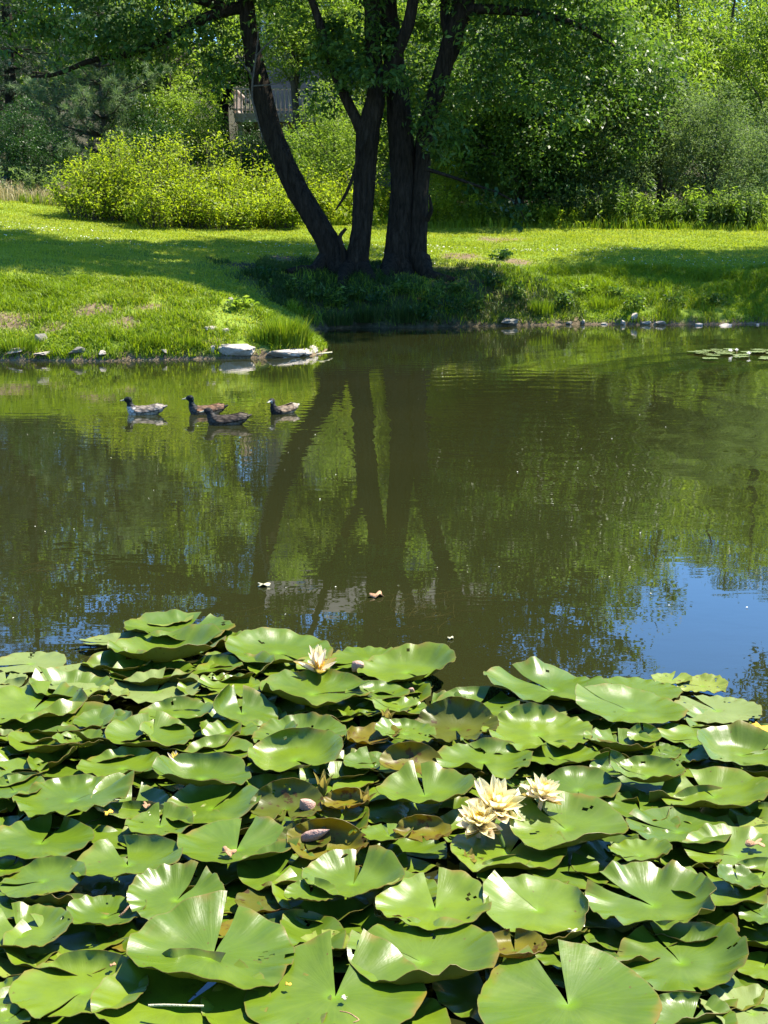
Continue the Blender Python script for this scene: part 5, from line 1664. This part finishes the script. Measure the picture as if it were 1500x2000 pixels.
# ------------------------------------------------------------------ flowers
def petal_mat(name, base, tip, trans=.5):
    m, nt, b, out = new_mat(name)
    uv = nt.nodes.new('ShaderNodeUVMap'); uv.uv_map = 'along'
    sp = nt.nodes.new('ShaderNodeSeparateXYZ'); nt.links.new(uv.outputs[0], sp.inputs[0])
    n = noise_n(nt, 20, 2, .5)
    r = ramp(nt, sp.outputs[0], [(0, base), (.35, tuple((a + c) / 2 for a, c in zip(base, tip))), (1, tip)])
    nt.links.new(r.outputs[0], b.inputs['Base Color']); b.inputs['Roughness'].default_value = .5
    st = mathn(nt, 'SINE', mathn(nt, 'MULTIPLY', sp.outputs[1], 38))
    bump(nt, b, st, .2, .001)
    t = nt.nodes.new('ShaderNodeBsdfTranslucent'); nt.links.new(r.outputs[0], t.inputs['Color'])
    mx = nt.nodes.new('ShaderNodeMixShader'); mx.inputs[0].default_value = trans
    nt.links.new(b.outputs[0], mx.inputs[1]); nt.links.new(t.outputs[0], mx.inputs[2]); nt.links.new(mx.outputs[0], out.inputs['Surface'])
    return m


M['petal'] = petal_mat('cream petal', (.9, .76, .33), (.92, .82, .48))
M['petal_out'] = petal_mat('peach petal', (.9, .67, .44), (.92, .77, .56))
M['petal_in'] = petal_mat('yellow inner petal', (.85, .58, .03), (.88, .72, .16))
M['sepal'] = petal_mat('olive sepal', (.2, .2, .02), (.36, .27, .06))
M['petal_white'] = petal_mat('white petal', (.8, .75, .7), (.8, .78, .76))
M['stamen'] = petal_mat('golden stamen', (.75, .45, .02), (.8, .55, .04))
M['stalk'] = petal_mat('green stalk', (.12, .2, .03), (.18, .24, .05))


def petal_mesh(L, W, cup, curl):
    nu, nv = 9, 5
    V, U = [], []
    for i in range(nu):
        u = i / (nu - 1)
        wd = W * (math.sin(math.pi * min(1, .12 + .88 * u) ** .85) ** .75) if u < 1 else 0.0006
        wd = max(wd, .0006)
        a = curl * u
        x = L * u * math.cos(a * .5); z = L * u * math.sin(a * .5)
        for j in range(nv):
            v = j / (nv - 1) * 2 - 1
            V.append((x, v * wd / 2, z + cup * wd * v * v)); U.append((u, v))
    Fq = [(i * nv + j, (i + 1) * nv + j, (i + 1) * nv + j + 1, i * nv + j + 1) for i in range(nu - 1) for j in range(nv - 1)]
    me = np_mesh('petal', V, Fq)
    l = me.uv_layers.new(name='along')
    l.data.foreach_set('uv', np.array(U, np.float32)[np.array(Fq).ravel()].ravel())
    me.shade_smooth()
    return me


def flower(p, D_, whorls, label, seed, tilt=(0, 0), sep=4, stam=True, group='cream water lily flowers'):
    """whorls: list of (count, length fraction, width fraction, elevation deg, material)"""
    rs2 = np.random.RandomState(seed)
    t = empty('water_lily_flower', p, label, 'flower', group)
    t.rotation_euler = (tilt[0], tilt[1], rs2.uniform(0, 1))
    R = D_ / 2
    for k in range(sep):
        me = petal_mesh(R * .95, R * .42, .35, .25); me.materials.append(M['sepal'])
        o = mesh_obj('sepal', me, None, t); o.rotation_euler = (0, -math.radians(whorls[0][3] - 6), k * 2 * math.pi / sep + .4)
    for wi, (n, lf, wf, el, mt) in enumerate(whorls):
        protos = [petal_mesh(R * lf * q, R * wf, .4, .35) for q in (.92, 1.0, 1.06)]
        for q in protos: q.materials.append(M[mt])
        for k in range(n):
            o = mesh_obj('petal', protos[k % 3], None, t)
            o.rotation_euler = (rs2.normal() * .08, -math.radians(el + rs2.normal() * 5), (k + .5 * (wi % 2)) * 2 * math.pi / n + rs2.normal() * .08)
            o.location = (0, 0, .004 * wi)
    if stam:
        V, Fs, U, off = [], [], [], 0
        for k in range(60):
            a = rs2.uniform(0, 6.28); e = rs2.uniform(.75, 1.5); l = R * rs2.uniform(.3, .46)
            d = Vector((math.cos(a) * math.cos(e), math.sin(a) * math.cos(e), math.sin(e)))
            sd = Vector((-math.sin(a), math.cos(a), 0)) * R * .022
            b0 = d * .01 + Vector((0, 0, .008))
            V += [b0 - sd, b0 + sd, b0 + d * l + sd * .7, b0 + d * l - sd * .7]
            Fs.append((off, off + 1, off + 2, off + 3)); off += 4; U += [(0, 0), (0, 1), (1, 1), (1, 0)]
        me = np_mesh('stamens', np.array([tuple(v) for v in V]), Fs)
        l = me.uv_layers.new(name='along'); l.data.foreach_set('uv', np.array(U, np.float32).ravel())
        mesh_obj('stamen_tuft', me, M['stamen'], t)
    # stalk down to the water
    tube_obj('stalk', [(0, 0, .006), (.004, .004, -.05), (.01, .01, -.14)], [R * .09, R * .08, R * .08], M['petal_out'], t, 8)


FULL = [(7, 1.0, .46, 10, 'petal_out'), (8, .98, .40, 25, 'petal'), (8, .94, .36, 42, 'petal'), (7, .8, .3, 56, 'petal'), (8, .5, .2, 62, 'petal_in')]
p = G(622, 1316, .07); s = depth_scale(p)
flower(p, 118 * s, [(4, .8, .26, 22, 'petal_out'), (7, .92, .30, 58, 'petal_out'), (7, .9, .28, 70, 'petal'), (5, .8, .25, 80, 'petal')], 'pale half open flower standing upright at the back of the mat', 1, (.0, 0), 3)
p = G(966, 1588, .10); s = depth_scale(p)
flower(p, 142 * s, FULL, 'largest cream flower with spiky petals in the cluster of three', 2, (.35, .05), 0)
p = G(936, 1617, .085); s = depth_scale(p)
flower(p, 106 * s, FULL, 'peach tinged flower leaning toward the dark water in the cluster of three', 3, (.3, -.2), 4)
p = G(1058, 1562, .125); s = depth_scale(p)
flower(p, 100 * s, FULL[:4] + [(9, .5, .2, 70, 'petal_in')], 'cream flower with a bright yellow heart behind the raised green lobe', 4, (.15, .1), 3)
p = G(341, 1488, .055); s = depth_scale(p)
flower(p, 44 * s, [(5, 1, .35, 35, 'petal_out'), (5, .9, .3, 60, 'petal_in')], 'small peach flower scrap peeping between shiny pads', 5, (.3, 0), 0, False)
for i, (px, py, w_, lb) in enumerate(((1427, 687, 11, 'white bloom in the middle of the distant pad patch'), (1439, 685, 9, 'small white bloom beside another in the distant pad patch'), (1463, 692, 11, 'white bloom at the near side of the distant pad patch'))):
    p = G(px, py, .03); s = depth_scale(p)
    flower(p, w_ * 1.2 * s, [(7, 1, .4, 25, 'petal_white'), (6, .9, .35, 55, 'petal_white')], lb, 20 + i, (0, 0), 0, False, 'white blooms on the distant pads')


def bud(px, py, h, wpx, lpx, lean, mat, label, name='lily_bud', seed=0):
    """pointed egg shaped bud: sepals wrapped over the petals on a short stalk"""
    p = G(px, py, h); s = depth_scale(p)
    L, W = lpx * s, wpx * s / 2
    t = empty(name, p, label, 'bud', 'buds and spent flower heads among the pads')
    t.rotation_euler = (lean[0], lean[1], seed)
    prof = [(0, .35), (.12, .75), (.3, 1.0), (.5, .95), (.7, .66), (.87, .3), (1, .03)]
    n = 12
    V = []
    for (u, r) in prof:
        for k in range(n):
            a = 2 * math.pi * k / n
            q = r * W * (1 + .1 * math.cos(4 * a))
            V.append((math.cos(a) * q, math.sin(a) * q, u * L))
    Fq = [(i * n + k, i * n + (k + 1) % n, (i + 1) * n + (k + 1) % n, (i + 1) * n + k) for i in range(len(prof) - 1) for k in range(n)]
    me = np_mesh('bud_body', V, Fq)
    l = me.uv_layers.new(name='along'); l.data.foreach_set('uv', np.array([(V[v][2] / L, 0) for f in Fq for v in f], np.float32).ravel())
    mesh_obj('bud_body', me, M[mat], t, smooth=True)
    for k in range(4 if mat != 'pod' else 0):
        me = petal_mesh(L * 1.02, W * 1.5, .45, -.5); me.materials.append(M['sepal'] if mat != 'pod' else M[mat])
        o = mesh_obj('sepal', me, None, t)
        a = k * math.pi / 2
        o.location = (math.cos(a) * W * .75, math.sin(a) * W * .75, L * .05)
        o.rotation_euler = (0, -math.radians(88), a)
    tube_obj('stalk', [(0, 0, .01), (0, 0, -.05), (.01, 0, -.12)], [W * .3] * 3, M['stalk'], t, 7)


M['pod'] = rock_mat('withered pink flower tissue', (.2, .11, .07), (.38, .22, .17), (.5, .34, .27))
bud(905, 1702, .01, 30, 42, (.1, .5), 'sepal', 'olive pointed bud rising from the dark open water', seed=.2)
bud(628, 1556, .06, 18, 48, (0, .1), 'sepal', 'slim green brown bud between the olive pad and the amber shell pad')
bud(707, 1578, .05, 18, 40, (.1, .3), 'sepal', 'green bud leaning beside the amber shell pad')
bud(753, 1412, .03, 20, 26, (0, .2), 'sepal', 'short green bud beside the yellow brown speckled pad')
bud(1193, 1352, .03, 9, 16, (0, .1), 'sepal', 'tiny brown bud against the tall folded lobe')
bud(692, 1304, .03, 26, 38, (.9, .9), 'pod', 'withered brown flower head lying on pads beside the pale upright flower', 'spent_flower')
bud(610, 1583, .05, 30, 44, (.5, -.6), 'pod', 'pink withered pod against the olive upright pad', 'spent_flower')
bud(800, 1352, .02, 14, 22, (.9, .5), 'pod', 'small brown spent flower head near the open water', 'spent_flower')
bud(586, 1640, .07, 22, 70, (.3, 1.1), 'pod', 'long pinkish spent flower head above the twisted yellow brown pad', 'spent_flower')
bud(735, 1800, .02, 18, 40, (.2, .3), 'petal_out', 'pale closed bud in the shadow under the heart shaped pad', 'lily_bud')

# ------------------------------------------------------------------ small debris
M['dryleaf'] = rock_mat('dry brown leaf', (.2, .1, .045), (.36, .2, .1), (.46, .3, .18))
M['straw'] = rock_mat('pale straw', (.3, .28, .16), (.45, .42, .27), (.55, .52, .38))
M['orange'] = rock_mat('orange leaf', (.5, .24, .02), (.65, .36, .03), (.75, .5, .06))


def dry_leaf(px, py, h, w_, mat, label, seed, lobes=5):
    p = G(px, py, h); s = depth_scale(p); R = w_ / 2 * s
    rs2 = np.random.RandomState(seed)
    n = 40
    V = [(0, 0, R * .2)]
    for k in range(n):
        a = 2 * math.pi * k / n
        q = R * (.62 + .38 * abs(math.cos(a * lobes / 2)) ** .7 + rs2.normal() * .05)
        V.append((math.cos(a) * q, math.sin(a) * q * .8, R * (.25 * math.sin(3 * a + seed) + .1)))
    Fq = [(0, 1 + k, 1 + (k + 1) % n) for k in range(n)]
    me = np_mesh('dry_leaf', V, Fq)
    o = mesh_obj('dry_leaf', me, M[mat], loc=p)
    sm = o.modifiers.new('thick', 'SOLIDIFY'); sm.thickness = .0015
    o.rotation_euler = (0, 0, seed)
    tag(o, label, 'dead leaf', 'dead leaves on the pads and water')


for i, a in enumerate((
    (446, 1664, .085, 36, 'dryleaf', 'dry tan maple leaf lying on the big split pad'),
    (1474, 1648, .06, 40, 'dryleaf', 'brown oak leaf scrap on the pad at the edge of the view'),
    (212, 1587, .075, 22, 'orange', 'small orange leaf scrap on the broad folded blade pad'),
    (1486, 1422, .05, 44, 'orange', 'bright orange leaf curled at the back edge of the mat'),
    (515, 1143, .006, 26, 'straw', 'tan leaf floating alone on the open water'),
    (735, 1163, .006, 34, 'dryleaf', 'brown leaf floating above the pond weed strands'),
    (285, 1573, .05, 24, 'dryleaf', 'small brown leaf curl beside the folded blade lobe'),
    (1118, 1818, .06, 22, 'straw', 'tiny tan leaf scrap on the pad with pointed corner lobes'),
    (220, 1884, .07, 14, 'dryleaf', 'tiny brown leaf crumb on the scratched pad'),
    (672, 1948, .075, 16, 'straw', 'pale leaf crumb on the largest near pad beside its notch'),
    (563, 1922, .075, 14, 'orange', 'tiny orange leaf crumb on the largest near pad'),
    (880, 1246, .006, 14, 'straw', 'tiny pale petal floating at the edge of the pond weed'),
)):
    dry_leaf(*a, 40 + i)


def strand(name, pts, h, rpx, mat, label, cat):
    P = [G(x, y, h + dz) for (x, y, dz) in pts]
    s = depth_scale(P[0])
    o = tube_obj(name, P, [rpx * s] * len(P), M[mat], None, 6, .1, 3, 3)
    tag(o, label, cat)


strand('straw_stalk', [(290, 1964, 0), (320, 1963, .004), (360, 1964, .003), (398, 1965, 0)], .085, 2.6, 'straw', 'pale dry straw stalk lying across the wide near pad', 'straw')
strand('bent_straw', [(345, 1775, 0), (352, 1784, .004), (360, 1776, .006), (378, 1785, 0)], .105, 1.4, 'dryleaf', 'dark bent straw lying on the pad with the standing lobe', 'straw')
strand('dark_stalk', [(233, 1790, 0), (242, 1782, .01), (252, 1770, .02)], .075, 2.2, 'dryleaf', 'dark stub of stalk lying on the round pad', 'stalk')
strand('thin_root', [(664, 1975, 0), (680, 1978, .003), (692, 1985, .004), (701, 1992, .003), (690, 1997, 0)], .085, 1.3, 'dryleaf', 'thin curled root on the largest near pad', 'root')
strand('dry_twig', [(612, 1450, 0), (622, 1440, .006), (631, 1445, 0)], .075, 1.4, 'dryleaf', 'dry forked twig lying on the pad with the pale curled rim', 'twig')
strand('flower_stalk', [(970, 1610, .05), (976, 1630, .03), (985, 1655, .0)], .045, 4.5, 'stalk', 'bent green flower stalk below the cluster of three flowers', 'stalk')
strand('shore_twig', [(618, 692, .02), (632, 690, .03), (648, 688, .02)], .02, 1.4, 'straw', 'pale driftwood twig at the tip of the sunlit point', 'twig')

# strands of pond weed just at the surface (uncountable)
def pond_weed():
    rs2 = np.random.RandomState(12)
    parts = []
    for (cx, cy, a, b, n, k) in ((800, 1205, 95, 50, 42, 0), (760, 1185, 70, 34, 18, 0), (860, 1165, 60, 8, 8, 0), (50, 1110, 90, 16, 26, 0), (640, 1210, 240, 50, 12, 0)):
        for i in range(n):
            x, y = cx + rs2.normal() * a * .5, cy + rs2.normal() * b * .5
            p = G(x, y, -.0004)
            ang = rs2.normal() * .8
            l = rs2.uniform(.08, .3)
            cv = rs2.normal() * 1.2
            pts, q = [], np.array((p.x, p.y, .0012))
            for j in range(5):
                pts.append(q.copy()); q = q + np.array((math.cos(ang), math.sin(ang), 0)) * l / 4; ang += cv / 4
            parts.append(tube_np(pts, [.0006] * 5, 4, 0, i, 2))
    V, Fq = join_np(parts)
    m, nt, b, out = new_mat('olive pond weed'); b.inputs['Base Color'].default_value = (.05, .046, .014, 1); b.inputs['Roughness'].default_value = .9; b.inputs['Specular IOR Level'].default_value = 0
    tag(mesh_obj('pond_weed', np_mesh('pond_weed', V, Fq), m), 'fine tangled olive pond weed strands at the surface', 'pond weed', kind='stuff')


pond_weed()
# specks of seed fluff on the water (uncountable)
P = np.array([tuple(G(rs.uniform(0, 1500), 700 + 520 * rs.beta(1, 1.2), .004)) for i in range(60)])
V, Fq, r = leaf_cloud(P, .009, .008, rs, 3, 0)
tag(mesh_obj('seed_fluff', np_mesh('seed_fluff', V, Fq, r), mc), 'tiny pale seed specks drifting on the water', 'seed fluff', kind='stuff')
